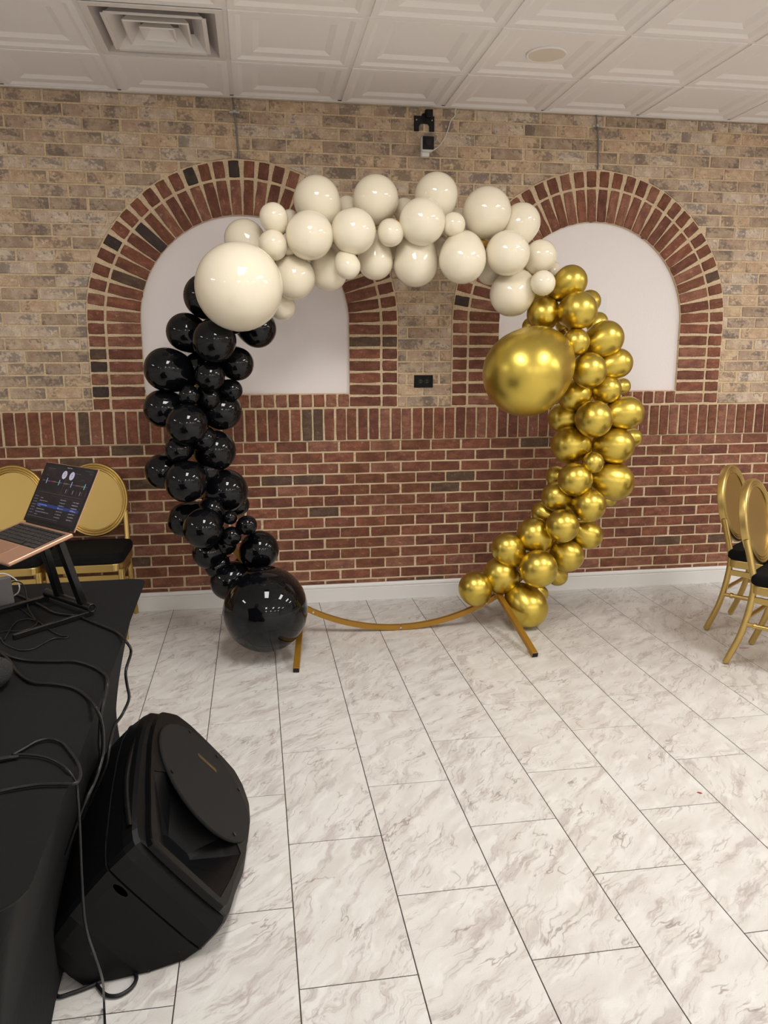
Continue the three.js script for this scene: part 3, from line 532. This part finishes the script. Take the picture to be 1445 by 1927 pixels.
// ---------------------------------------------------------------- table under a black stretch cover
{
  const cx = -0.80, cz = -2.03, hx = 0.385, hz = 0.903, top = 0.746, P = [], uv = [], idx = [], NU = 240, NV = 30, rc = 0.06;
  const m = phys({ color: lin(0.0055, 0.0055, 0.006), roughness: 0.85, specularIntensity: 0.35, sheen: 0.1, sheenColor: lin(0.5, 0.5, 0.5), sheenRoughness: 0.5, bumpMap: grain, bumpScale: 0.0004 });
  const outline = (u) => {                                     // rounded rectangle by arc position; corner = 1 at corners, 0 mid-side
    const per = 4 * (hx + hz), s = u * per; let x, z, e, len;
    if (s < 2 * hx) { x = -hx + s; z = hz; e = s / (2 * hx); len = hx; }
    else if (s < 2 * hx + 2 * hz) { const q = s - 2 * hx; x = hx; z = hz - q; e = q / (2 * hz); len = hz; }
    else if (s < 4 * hx + 2 * hz) { const q = s - 2 * hx - 2 * hz; x = hx - q; z = -hz; e = q / (2 * hx); len = hx; }
    else { const q = s - 4 * hx - 2 * hz; x = -hx; z = -hz + q; e = q / (2 * hz); len = hz; }
    return [x, z, Math.sin(Math.PI * e), len];
  };
  for (let v = 0; v <= NV; v++) for (let u = 0; u <= NU; u++) {
    const [x, z, mid, len] = outline(u / NU % 1), q = v / NV, t = q < 0.2 ? 0.026 * Math.sin(q / 0.2 * Math.PI / 2) : 0.026 + (q - 0.2) / 0.8 * 0.974, roundOff = 0.018 * (q < 0.2 ? 1 - Math.cos(q / 0.2 * Math.PI / 2) : 1), drop = t * top;
    const side = (len === hz ? 0.05 : 0.05) * Math.min(1, mid * 1.15) * t, corner = roundOff - 0.018 + 0.1 * Math.sin(Math.min(1, t * 1.3) * Math.PI / 2) - 0.03 * Math.max(0, t - 0.6) / 0.4;
    const rx = hx - (Math.abs(Math.abs(x) - hx) < 1e-6 ? side : 0) - corner, rz = hz - (Math.abs(Math.abs(z) - hz) < 1e-6 ? side : 0) - corner;
    let X = x / hx * rx, Z = z / hz * rz; const dx = Math.max(0, Math.abs(X) - (rx - rc)), dz = Math.max(0, Math.abs(Z) - (rz - rc)), d = Math.hypot(dx, dz);
    if (dx && dz && d > rc) { X -= Math.sign(X) * dx * (1 - rc / d); Z -= Math.sign(Z) * dz * (1 - rc / d); }
    const hem = v === NV ? 0.025 * mid : 0;
    P.push(cx + X, top - drop + hem, cz + Z); uv.push(u / NU * 5, t * 0.75);
  }
  for (let v = 0; v < NV; v++) for (let u = 0; u < NU; u++) { const a = v * (NU + 1) + u, b = a + 1, c = a + NU + 1, d = c + 1; idx.push(a, c, b, b, c, d); }
  const g = new THREE.BufferGeometry(); g.setAttribute('position', new THREE.Float32BufferAttribute(P, 3)); g.setAttribute('uv', new THREE.Float32BufferAttribute(uv, 2)); g.setIndex(idx); g.computeVertexNormals();
  const t = thing('covered_table', 'long folding table under a tight black stretch cloth, carrying laptop and cables', 'table', [cx, 0, cz], 0.029);
  g.translate(-cx, 0, -cz);
  const c2 = []; for (let u = 0; u < NU; u++) c2.push(new THREE.Vector2(P[u * 3], -P[u * 3 + 2]));
  mesh('cloth_skirt', g, m, t);
  mesh('cloth_top', new THREE.ShapeGeometry(new THREE.Shape(c2)).rotateX(-Math.PI / 2).translate(-cx, top, -cz), m, t);
  mesh('tabletop', rbox(2 * hx - 0.05, 0.03, 2 * hz - 0.05, 0.01, 0, top - 0.02, 0), M.black, t);
  for (const sx of [-1, 1]) for (const sz of [-1, 1]) mesh('leg', rod(V(sx * 0.24, top - 0.03, sz * 0.74), V(sx * 0.255, 0, sz * 0.765), 0.013), M.blackMetal, t);
}

// ---------------------------------------------------------------- laptop on its stand
const LA = 0.831, LP = V(-0.658, 1.037, -2.564), LW = V(Math.cos(LA), 0, Math.sin(LA)), LF = V(-Math.sin(LA), 0, Math.cos(LA));
{
  const rose = std({ color: lin(0.50, 0.285, 0.19), roughness: 0.34, metalness: 0.55 });
  const t = thing('laptop', 'open rose gold laptop showing music software on a black stand', 'laptop', [LP.x, LP.y, LP.z]);
  const base = LF.clone().multiplyScalar(Math.cos(0.249)).add(V(0, -Math.sin(0.249), 0)), nb = base.clone().cross(LW);
  const MB = new THREE.Matrix4().makeBasis(LW, nb, base), scr = LF.clone().multiplyScalar(-Math.cos(1.076)).add(V(0, Math.sin(1.076), 0)), ns = LW.clone().cross(scr);
  const MS = new THREE.Matrix4().makeBasis(LW, scr, ns), on = (g, m) => g.applyMatrix4(m);
  const b = mesh('base', on(rbox(0.304, 0.013, 0.212, 0.005, 0, -0.0065, 0.108), MB), rose, t);
  mesh('keyboard_well', on(rbox(0.268, 0.001, 0.104, 0.0004, 0, 0.0002, 0.068), MB), M.black, t);
  const keys = [];
  for (let r = 0; r < 6; r++) { const n = r === 5 ? 11 : 14, w = 0.264 / n; for (let k = 0; k < n; k++) { if (r === 5 && k > 3 && k < 8) continue; keys.push(rbox(w - 0.003, 0.0016, r ? 0.0148 : 0.0085, 0.0007, -0.132 + (k + 0.5) * w, 0.0014, r ? 0.029 + (r - 0.4) * 0.0176 : 0.0225)); } }
  keys.push(rbox(0.093, 0.0016, 0.0148, 0.0007, 0.0, 0.0014, 0.029 + 4.6 * 0.0176));
  const km = mesh('keys', keys.map((g) => on(g, MB)), std({ color: lin(0.02, 0.018, 0.018), roughness: 0.45 }), t); km.userData.kind = 'stuff';
  mesh('trackpad', on(rbox(0.118, 0.0008, 0.076, 0.0003, 0, 0.0002, 0.166), MB), std({ color: lin(0.42, 0.235, 0.155), roughness: 0.28, metalness: 0.5 }), b);
  mesh('hinge', on(new THREE.CylinderGeometry(0.0055, 0.0055, 0.25, 16).rotateZ(Math.PI / 2).translate(0, 0.0, -0.001), MB), M.black, t);
  const lid = mesh('lid', on(rbox(0.304, 0.206, 0.0045, 0.002, 0, 0.104, -0.003), MS), rose, t);
  mesh('bezel', on(rbox(0.301, 0.203, 0.0016, 0.0007, 0, 0.104, -0.0004), MS), phys({ color: lin(0.008, 0.008, 0.009), roughness: 0.12 }), lid);
  const W = 1024, Hh = 640, cv = document.createElement('canvas'); cv.width = W; cv.height = Hh; const c = cv.getContext('2d');
  const R = (x, y, w, h, f) => { c.fillStyle = f; c.fillRect(x, y, w, h); };
  R(0, 0, W, Hh, '#17131b'); R(0, 0, W, 26, '#0f0d12'); R(0, 300, W, Hh - 300, '#1d1a20'); R(0, 26, W, 120, '#1a151d');
  const word = (x, y, w, h, f) => { for (let q = 0; q < w;) { const l = 4 + rnd() * 7; R(x + q, y + jit(1), Math.min(l, w - q), h * (0.7 + rnd() * 0.3), f); q += l + 2 + (rnd() < 0.2 ? 5 : 0); } };   // rows of print too small to read
  word(70, 40, 150, 5, '#8d8494'); word(90, 58, 90, 4, '#6d6674'); word(455, 8, 100, 8, '#d8d4de'); word(655, 60, 110, 5, '#8d8494'); word(830, 12, 160, 5, '#5c7a60'); word(940, 40, 40, 6, '#7fa0b8');
  for (const x of [452, 606]) { c.fillStyle = '#e4def2'; c.beginPath(); c.arc(x, 95, 48, 0, Math.PI * 2); c.fill(); R(x - 18, 88, 36, 4, '#3a3344'); R(x - 14, 106, 28, 5, '#6a6078'); R(x - 2, 60, 4, 30, '#3a3344'); }
  for (let x = 46; x < 990; x += 5) { const a = 8 + 20 * rnd() * (0.5 + 0.5 * Math.sin(x * 0.05)), hue = ['#7d8a4a', '#8e3a4a', '#7a3a8a', '#a04c4c', '#6a7f5a', '#4a3fa0'][Math.floor(x / 90 + rnd()) % 6]; R(x, 190 - a / 2, 4, a, hue); }
  for (const x of [130, 395, 655, 925]) R(x, 158, 12, 64, '#a8d4e6');
  R(508, 70, 4, 240, '#a03848'); for (const [x, f] of [[600, '#d8d4de'], [632, '#a03848'], [740, '#d8d4de'], [815, '#8e3440'], [885, '#d8d4de'], [925, '#a05a50'], [1000, '#a03030']]) R(x, 250, 6, 44, f);
  word(80, 120, 50, 8, '#8a3040'); word(820, 120, 60, 10, '#8a3040'); word(60, 322, 900, 3, '#8d8478'); word(380, 352, 520, 4, '#5a544c');
  R(120, 452, 870, 34, '#2a3f86'); word(150, 462, 190, 13, '#7fa8e8'); word(570, 464, 30, 10, '#b8c4f0'); word(835, 464, 60, 10, '#b08af0');
  for (let i = 0; i < 7; i++) { word(20, 376 + i * 32, 82, 10, '#8b8592'); if (i !== 2) word(150, 386 + i * 32, 60 + 110 * ((i * 7) % 3), 11, '#a39daa'); word(565, 372 + i * 33, 120, 11, '#a39daa'); word(825, 372 + i * 33, 120, 11, '#b3adba'); }
  word(10, 606, 640, 5, '#8d8494');
  const tex = new THREE.CanvasTexture(cv); tex.colorSpace = THREE.SRGBColorSpace;
  mesh('screen', on(new THREE.PlaneGeometry(0.286, 0.186).translate(0, 0.107, 0.0006), MS), phys({ color: lin(0.006, 0.006, 0.007), roughness: 0.12, emissive: lin(1, 1, 1), emissiveMap: tex, emissiveIntensity: 0.55 }), lid);
}
{
  const t = thing('laptop_stand', 'black folding metal stand holding the laptop above the table', 'stand', [-0.66, 0.746, -2.6]), o = V(-0.66, 0.746, -2.6), p = (x, y, z) => V(x, y, z).sub(o);
  const r0 = p(-0.537, 0.772, -2.535), l0 = p(-0.722, 0.772, -2.738);
  mesh('cross_tube', rod(r0, l0, 0.013), M.blackMetal, t);
  mesh('rail', bar(p(-0.538, 0.755, -2.542), p(-0.722, 0.755, -2.342), 0.012, 0.016), M.blackMetal, t);
  mesh('rail', bar(p(-0.720, 0.755, -2.735), p(-0.905, 0.755, -2.535), 0.02, 0.018), M.blackMetal, t);
  const d = LF, lift = [[-0.572, -2.573, 0.055], [-0.668, -2.679, -0.055]];
  for (const [x, z, s] of lift) {
    const head = V(LP.x, LP.y - 0.03, LP.z).addScaledVector(LW, s * 1.0 + 0.045).addScaledVector(d, 0.02);
    mesh('upright', bar(p(x, 0.775, z), head.clone().sub(o), 0.022, 0.026, 0.002, V(1, 0, 1)), M.blackMetal, t);
    mesh('tray_arm', bar(V(LP.x, LP.y - 0.0215, LP.z).addScaledVector(LW, s).addScaledVector(d, -0.005).sub(o), V(LP.x, LP.y - 0.073, LP.z).addScaledVector(LW, s).addScaledVector(d, 0.2).sub(o), 0.02, 0.01, 0.002), M.blackMetal, t);
  }
  for (const e of [r0, l0]) mesh('end_ring', new THREE.TorusGeometry(0.0125, 0.003, 8, 24).applyQuaternion(new THREE.Quaternion().setFromUnitVectors(V(0, 0, 1), l0.clone().sub(r0).normalize())).translate(e.x, e.y, e.z), M.blackMetal, t);
}

// ---------------------------------------------------------------- floor loudspeaker, lying as a monitor wedge
{
  const A = V(-0.2913, 0.34, -1.8876), S = V(-0.0438, 0.0738, -0.9963).normalize(), N0 = V(0.8022, 0.597, 0.0089), Wd = V(0.5954, -0.7989, -0.0853).normalize(), N = Wd.clone().cross(S).multiplyScalar(-1).normalize();
  if (N.dot(N0) < 0) N.negate();
  const at = (s, w, d) => A.clone().addScaledVector(S, s).addScaledVector(Wd, w).addScaledVector(N, -d).setComponent(1, Math.max(0.004, A.y + S.y * s + Wd.y * w - N.y * d));
  const raw = (s, w, d) => A.clone().addScaledVector(S, s).addScaledVector(Wd, w).addScaledVector(N, -d);
  const F = new THREE.Matrix4().makeBasis(Wd, S, N).setPosition(A), right = new THREE.Matrix4().makeBasis(Wd, S, N).determinant() > 0;
  const t = thing('floor_speaker', 'large black loudspeaker with round grille lying as a wedge beside the table', 'speaker', [0, 0, 0]);
  const face = [[0, 0], [0, 0.276], [0.137, 0.325], [0.262, 0.371], [0.381, 0.4], [0.502, 0.42], [0.6, 0.42], [0.675, 0.39], [0.718, 0.345], [0.728, 0.271], [0.728, 0.185], [0.724, 0.11], [0.702, 0.04], [0.632, -0.028], [0.53, -0.05], [0.418, -0.055], [0.256, -0.043], [0.147, -0.029]];
  const body = [[-0.012, -0.035], [-0.012, 0.312], [0.14, 0.37], [0.262, 0.412], [0.381, 0.435], [0.502, 0.448], [0.62, 0.445], [0.705, 0.42], [0.748, 0.36], [0.758, 0.271], [0.758, 0.185], [0.754, 0.105], [0.73, 0.025], [0.645, -0.052], [0.53, -0.075], [0.418, -0.08], [0.256, -0.076], [0.14, -0.068]];
  const fine = (l) => new THREE.CatmullRomCurve3(l.map(([s, w]) => V(s, w, 0)), true, 'catmullrom', 0.18).getPoints(108).slice(0, 108).map((p) => [p.x, p.y]);
  const f = fine(face), q = fine(body), cS = 0.37, cW = 0.186;
  const shrink = (l, k, ds = 0, dw = 0) => l.map(([s, w]) => [cS + (s - cS) * k + ds, cW + (w - cW) * k + dw]);
  const loft = (rings, cap0, cap1) => {
    const P = [], idx = [], n = rings[0].length; for (const r of rings) for (const p of r) P.push(p.x, p.y, p.z);
    for (let k = 0; k + 1 < rings.length; k++) for (let i = 0; i < n; i++) { const a = k * n + i, b = k * n + (i + 1) % n, c = a + n, d = b + n; idx.push(a, c, b, b, c, d); }
    const capf = (k, flip) => { const c = V(0, 0, 0); rings[k].forEach((p) => c.add(p)); c.divideScalar(n); const m = P.length / 3; P.push(c.x, c.y, c.z); for (let i = 0; i < n; i++) { const a = k * n + i, b = k * n + (i + 1) % n; flip ? idx.push(m, b, a) : idx.push(m, a, b); } };
    if (cap0) capf(0, false); if (cap1) capf(rings.length - 1, true);
    const g = new THREE.BufferGeometry(); g.setAttribute('position', new THREE.Float32BufferAttribute(P, 3)); g.setIndex(idx);
    const h = g.toNonIndexed(); h.computeVertexNormals(); return h;
  };
  const near = (d) => 0.062 * Math.min(1, Math.max(0, (d - 0.03) / 0.24));                 // the rear shell runs out towards the near end
  const ring = (l, d) => l.map(([s, w]) => at(s - near(d) * Math.max(0, 1 - Math.max(0, s) / 0.3), w, d));
  const bulge = (d) => shrink(q, 1 - 0.0 * d);
  mesh('front_shell', loft([ring(f, 0.0), ring(shrink(f, 1.006), 0.004), ring(shrink(f, 1.012), 0.018), ring(shrink(q, 0.955), 0.024), ring(shrink(q, 0.985), 0.034), ring(q, 0.06), ring(q, 0.1085)], false, false), M.blackPlastic, t);
  const taper = (l, kw, far) => l.map(([s, w]) => [s > cS ? cS + (s - cS) * far : s, cW + (w - cW) * kw]);
  mesh('rear_shell', loft([ring(shrink(q, 0.985), 0.109), ring(shrink(q, 0.985), 0.1115), ring(q, 0.114), ring(taper(q, 0.985, 0.97), 0.16), ring(taper(q, 0.93, 0.92), 0.24), ring(taper(q, 0.84, 0.84), 0.31), ring(taper(q, 0.72, 0.78), 0.345), ring(taper(q, 0.6, 0.7), 0.352)], false, true), M.blackPlastic, t);
  // baffle plate with the horn mouth cut out of it, horn flare behind
  const horn = [[0.02, 0.014], [0.02, 0.262], [0.14, 0.312], [0.29, 0.362], [0.36, 0.32], [0.36, 0.04], [0.29, -0.032], [0.14, -0.012]];
  const plate = new THREE.Shape(f.map(([s, w]) => new THREE.Vector2(w, s))), hole = new THREE.Path(horn.map(([s, w]) => new THREE.Vector2(w, s))); plate.holes.push(hole);
  const sg = new THREE.ShapeGeometry(plate).applyMatrix4(F).toNonIndexed(); sg.computeVertexNormals();
  mesh('baffle', sg, M.blackPlastic, t);
  const hr = (l, d) => l.map(([s, w]) => raw(s, w, d)), throat = horn.map(([s, w]) => [0.20 + (s - 0.2) * 0.22, 0.175 + (w - 0.175) * 0.3]), midr = horn.map(([s, w]) => [0.19 + (s - 0.19) * 0.72, 0.178 + (w - 0.178) * 0.78]);
  mesh('horn', loft([hr(horn, 0), hr(horn, 0.004), hr(midr, 0.026), hr(throat, 0.085)], false, true), M.blackPlastic, t);
  const local = (g) => g.applyMatrix4(F), disc = (r, h, w, s, z) => new THREE.CylinderGeometry(r, r, h, 72).rotateX(Math.PI / 2).translate(w, s, z);
  const gt = paint(256, 256, (x, y) => { const a = ((x % 8) - 3.5) ** 2 + ((y % 8) - 3.5) ** 2 < 7 ? 20 : 200; return [a, a, a]; }, false); gt.repeat.set(10, 10);
  const gr = mesh('grille', local(mergeGeometries([plain(disc(0.214, 0.008, 0.187, 0.472, 0.004)), plain(new THREE.TorusGeometry(0.215, 0.005, 10, 90).translate(0.187, 0.472, 0.003))])), phys({ color: lin(0.0055, 0.0055, 0.0053), roughness: 0.65, specularIntensity: 0.6, bumpMap: gt, bumpScale: 0.0006 }), t);
  for (const [s, w] of [[0.655, 0.098], [0.345, 0.030], [0.60, 0.354], [0.33, 0.32], [0.672, 0.24]]) mesh('screw', local(new THREE.CylinderGeometry(0.006, 0.006, 0.006, 14).rotateX(Math.PI / 2).translate(w, s, 0.009)), M.blackMetal, t);
  const bc = document.createElement('canvas'); bc.width = 256; bc.height = 40; const b = bc.getContext('2d'); b.fillStyle = '#0d0c09'; b.fillRect(0, 0, 256, 40); b.strokeStyle = '#7a5c1c'; b.lineWidth = 5; b.strokeRect(4, 4, 248, 32); b.fillStyle = '#8a6a24';
  for (let x = 24; x < 232;) { const l = 5 + rnd() * 8; if (x < 100 || x > 118) b.fillRect(x, 15 + rnd() * 3, l, 9); x += l + 4; }
  const bt = new THREE.CanvasTexture(bc); bt.colorSpace = THREE.SRGBColorSpace;
  mesh('badge', local(new THREE.PlaneGeometry(0.094, 0.016).rotateZ(0.09).translate(0.19, 0.575, 0.0088)), std({ map: bt, roughness: 0.4 }), gr);
  // carrying handles moulded into the two long sides, and the recess on the near end
  for (const sd of [-1, 1]) {
    const off = (s, k) => sd < 0 ? -0.045 - 0.028 * Math.sin(Math.PI * Math.min(1, Math.max(0, (s - 0.02) / 0.6))) - k : 0.315 + 0.13 * Math.min(1, s / 0.5) + k;
    mesh('handle', tube([0.05, 0.14, 0.26, 0.4, 0.52, 0.6].map((s) => raw(s, off(s, 0.004), 0.04 + 0.02 * Math.sin(Math.PI * (s - 0.05) / 0.55))), 0.009, 60, 8), M.blackMetal, t);
  }
  mesh('seam_ridge', tube(q.filter((_, i) => i % 3 === 0).map(([s, w]) => at(cS + (s - cS) * 1.0, cW + (w - cW) * 1.0, 0.111)).filter((p) => p.y > 0.012), 0.0026, 160, 6), M.blackMetal, t);
  mesh('grip_recess', new THREE.SphereGeometry(1, 24, 16).scale(0.036, 0.013, 0.006).applyMatrix4(new THREE.Matrix4().makeBasis(Wd, N, S).setPosition(raw(-0.012 - near(0.13), 0.03, 0.13))), M.black, t);
  for (const [w, d] of [[0.27, 0.15], [0.10, 0.27], [0.08, 0.17]]) mesh('screw', new THREE.CylinderGeometry(0.008, 0.008, 0.006, 14).applyMatrix4(new THREE.Matrix4().makeBasis(Wd, S, N).setPosition(raw(-0.012 - near(d), w, d))), M.blackMetal, t);
}

// ---------------------------------------------------------------- cables and small things
const cable = (label, pts, r, name = 'cable') => single(name, tube(pts, r, pts.length * 10, 8), M.rubber, label, 'cable');
cable("thick black cable crossing the laptop stand, then dropping over the table's right edge", [[-0.910,0.752,-2.862],[-0.843,0.752,-2.803],[-0.771,0.752,-2.719],[-0.714,0.753,-2.642],[-0.662,0.752,-2.572],[-0.620,0.752,-2.545],[-0.580,0.752,-2.523],[-0.535,0.752,-2.470],[-0.469,0.752,-2.393],[-0.432,0.752,-2.345],[-0.383,0.760,-2.225],[-0.383,0.712,-2.280],[-0.388,0.682,-2.202],[-0.388,0.639,-2.208],[-0.383,0.604,-2.197],[-0.398,0.571,-2.175],[-0.408,0.572,-2.083],[-0.408,0.549,-1.993],[-0.418,0.510,-1.998],[-0.500,0.330,-2.050]], 0.0042);
cable("thick black cable over the table's right edge, upper of two mid-table", [[-0.727,0.752,-2.235],[-0.677,0.752,-2.181],[-0.624,0.752,-2.148],[-0.563,0.752,-2.133],[-0.506,0.752,-2.124],[-0.449,0.752,-2.077],[-0.413,0.752,-2.025],[-0.378,0.776,-1.888],[-0.383,0.749,-1.871],[-0.388,0.726,-1.848],[-0.393,0.688,-1.844],[-0.398,0.642,-1.846],[-0.408,0.583,-1.887],[-0.490,0.360,-1.980]], 0.0042);
cable("thick black cable over the table's right edge, lower of two mid-table", [[-0.725,0.752,-2.230],[-0.689,0.752,-2.174],[-0.625,0.752,-2.052],[-0.577,0.752,-1.992],[-0.526,0.752,-1.975],[-0.471,0.752,-1.942],[-0.424,0.752,-1.878],[-0.378,0.775,-1.754],[-0.383,0.709,-1.818],[-0.388,0.658,-1.847],[-0.393,0.615,-1.851],[-0.398,0.590,-1.810],[-0.408,0.567,-1.791],[-0.418,0.552,-1.760],[-0.500,0.350,-1.860]], 0.0042);
cable("black cable folded in a long loop near the table's front right corner", [[-0.501,0.752,-1.464],[-0.468,0.752,-1.473],[-0.433,0.752,-1.477],[-0.396,0.752,-1.473],[-0.366,0.752,-1.471],[-0.363,0.752,-1.495],[-0.376,0.752,-1.544],[-0.405,0.752,-1.604],[-0.433,0.752,-1.650],[-0.462,0.752,-1.669],[-0.484,0.752,-1.661],[-0.503,0.752,-1.632],[-0.518,0.752,-1.608]], 0.0034);
cable("thin black cable hanging from the table front down past the loudspeaker to the floor", [[-0.518,0.752,-1.608],[-0.491,0.752,-1.604],[-0.453,0.752,-1.589],[-0.415,0.752,-1.556],[-0.389,0.752,-1.520],[-0.373,0.735,-1.503],[-0.366,0.719,-1.477],[-0.366,0.665,-1.474],[-0.366,0.557,-1.456],[-0.366,0.462,-1.453],[-0.366,0.340,-1.508],[-0.366,0.256,-1.550],[-0.412,0.010,-1.747],[-0.396,0.006,-1.670]], 0.0028);
cable("thin black cable lying in a pointed loop in front of the laptop stand", [[-0.744,0.749,-2.335],[-0.751,0.749,-2.389],[-0.758,0.749,-2.460],[-0.753,0.749,-2.518],[-0.733,0.748,-2.530],[-0.699,0.749,-2.505],[-0.652,0.749,-2.432],[-0.618,0.749,-2.381],[-0.588,0.749,-2.349],[-0.567,0.749,-2.338],[-0.571,0.748,-2.329],[-0.605,0.749,-2.328],[-0.626,0.748,-2.290],[-0.643,0.749,-2.249],[-0.668,0.749,-2.241],[-0.699,0.748,-2.265],[-0.736,0.748,-2.308],[-0.765,0.749,-2.365]], 0.0022);
cable("thin black cable curled inside the feet of the laptop stand", [[-0.860,0.749,-2.721],[-0.824,0.749,-2.689],[-0.770,0.748,-2.622],[-0.728,0.749,-2.552],[-0.690,0.749,-2.478],[-0.700,0.749,-2.429],[-0.724,0.749,-2.412],[-0.768,0.749,-2.420],[-0.778,0.749,-2.407]], 0.0022);
cable("thin black cable arching over the grey power adapter", [[-0.868,0.780,-2.735],[-0.860,0.790,-2.736],[-0.839,0.810,-2.729],[-0.815,0.820,-2.723],[-0.798,0.810,-2.731],[-0.786,0.790,-2.723],[-0.780,0.765,-2.707],[-0.751,0.755,-2.615],[-0.697,0.753,-2.495]], 0.0024);
cable("black cable on the floor running out from under the loudspeaker to the table", [[-0.516,0.006,-1.891],[-0.536,0.006,-1.883],[-0.549,0.006,-1.859],[-0.531,0.006,-1.795],[-0.497,0.006,-1.801],[-0.448,0.006,-1.820],[-0.413,0.006,-1.840],[-0.360,0.006,-1.847],[-0.316,0.006,-1.847]], 0.005);
cable("black cable lying in a round loop on the floor in front of the loudspeaker", [[-0.361,0.006,-1.851],[-0.347,0.006,-1.826],[-0.355,0.006,-1.794],[-0.381,0.006,-1.774],[-0.408,0.006,-1.777],[-0.430,0.006,-1.800],[-0.455,0.006,-1.844],[-0.462,0.006,-1.867]], 0.005);
single("charging_cable", tube([[-0.872,0.840,-2.757],[-0.856,0.840,-2.754],[-0.835,0.835,-2.740],[-0.816,0.820,-2.737],[-0.806,0.800,-2.730],[-0.812,0.780,-2.734],[-0.830,0.765,-2.742],[-0.848,0.760,-2.779]], 0.0024, 80, 8), M.white, "white charging cable curling round the grey power adapter", "cable");
{
  const t = thing('cable_connector', 'black cable plug lying on the tablecloth at the left edge of the photo', 'plug', [-0.526, 0.752, -1.596]);
  mesh('body', bar(V(0.008, 0, -0.001), V(-0.02, 0, 0.006), 0.011, 0.009, 0.003), M.rubber, t); mesh('strain_relief', rod(V(0.006, 0, 0), V(0.022, 0, -0.002), 0.005, 0.0032), M.rubber, t);
}
{
  const t = thing('power_adapter', 'grey power adapter standing on edge beside the laptop stand', 'adapter', [-0.853, 0.746, -2.69], 0.75);
  mesh('body', rbox(0.075, 0.095, 0.028, 0.006, 0, 0.0475, 0).rotateX(-0.12), std({ color: lin(0.13, 0.125, 0.125), roughness: 0.4 }), t);
}
single('padded_pouch', new THREE.SphereGeometry(1, 32, 20).scale(0.055, 0.035, 0.085).translate(-0.683, 0.779, -1.995), phys({ color: lin(0.012, 0.012, 0.012), roughness: 1, bumpMap: grain, bumpScale: 0.002 }), 'small rounded dark padded pouch on the tablecloth, cut by the left photo edge', 'pouch');
{
  const red = std({ color: lin(0.35, 0.02, 0.03), roughness: 0.6 }), pink = std({ color: lin(0.55, 0.22, 0.24), roughness: 0.6 });
  const scrap = (g, m, label) => single('paper_scrap', g, m, label, 'litter', undefined);
  const sh = (l, x, z, turn) => new THREE.ExtrudeGeometry(new THREE.Shape(l.map(([a, b]) => new THREE.Vector2(a, b))), { depth: 0.0008, bevelEnabled: false }).rotateX(-Math.PI / 2).rotateY(turn).translate(x, 0.0004, z);
  scrap(sh([[-0.009, -0.003], [0.004, -0.006], [0.01, 0.001], [0.002, 0.005], [-0.006, 0.003]], 1.547, -2.405, -0.7), red, 'tiny dark red scrap on the marble floor, in the open right foreground');
  scrap(sh([[-0.03, -0.004], [0.0, -0.009], [0.032, 0.0], [0.01, 0.004], [-0.02, 0.007]], 2.58, -3.71, -0.1), pink, 'small pink scrap on the floor beside a leg of the right-hand chair');
}
scene.traverse((o) => { if (o.isMesh) { o.castShadow = true; o.receiveShadow = true; } });
renderer.render(scene, camera);
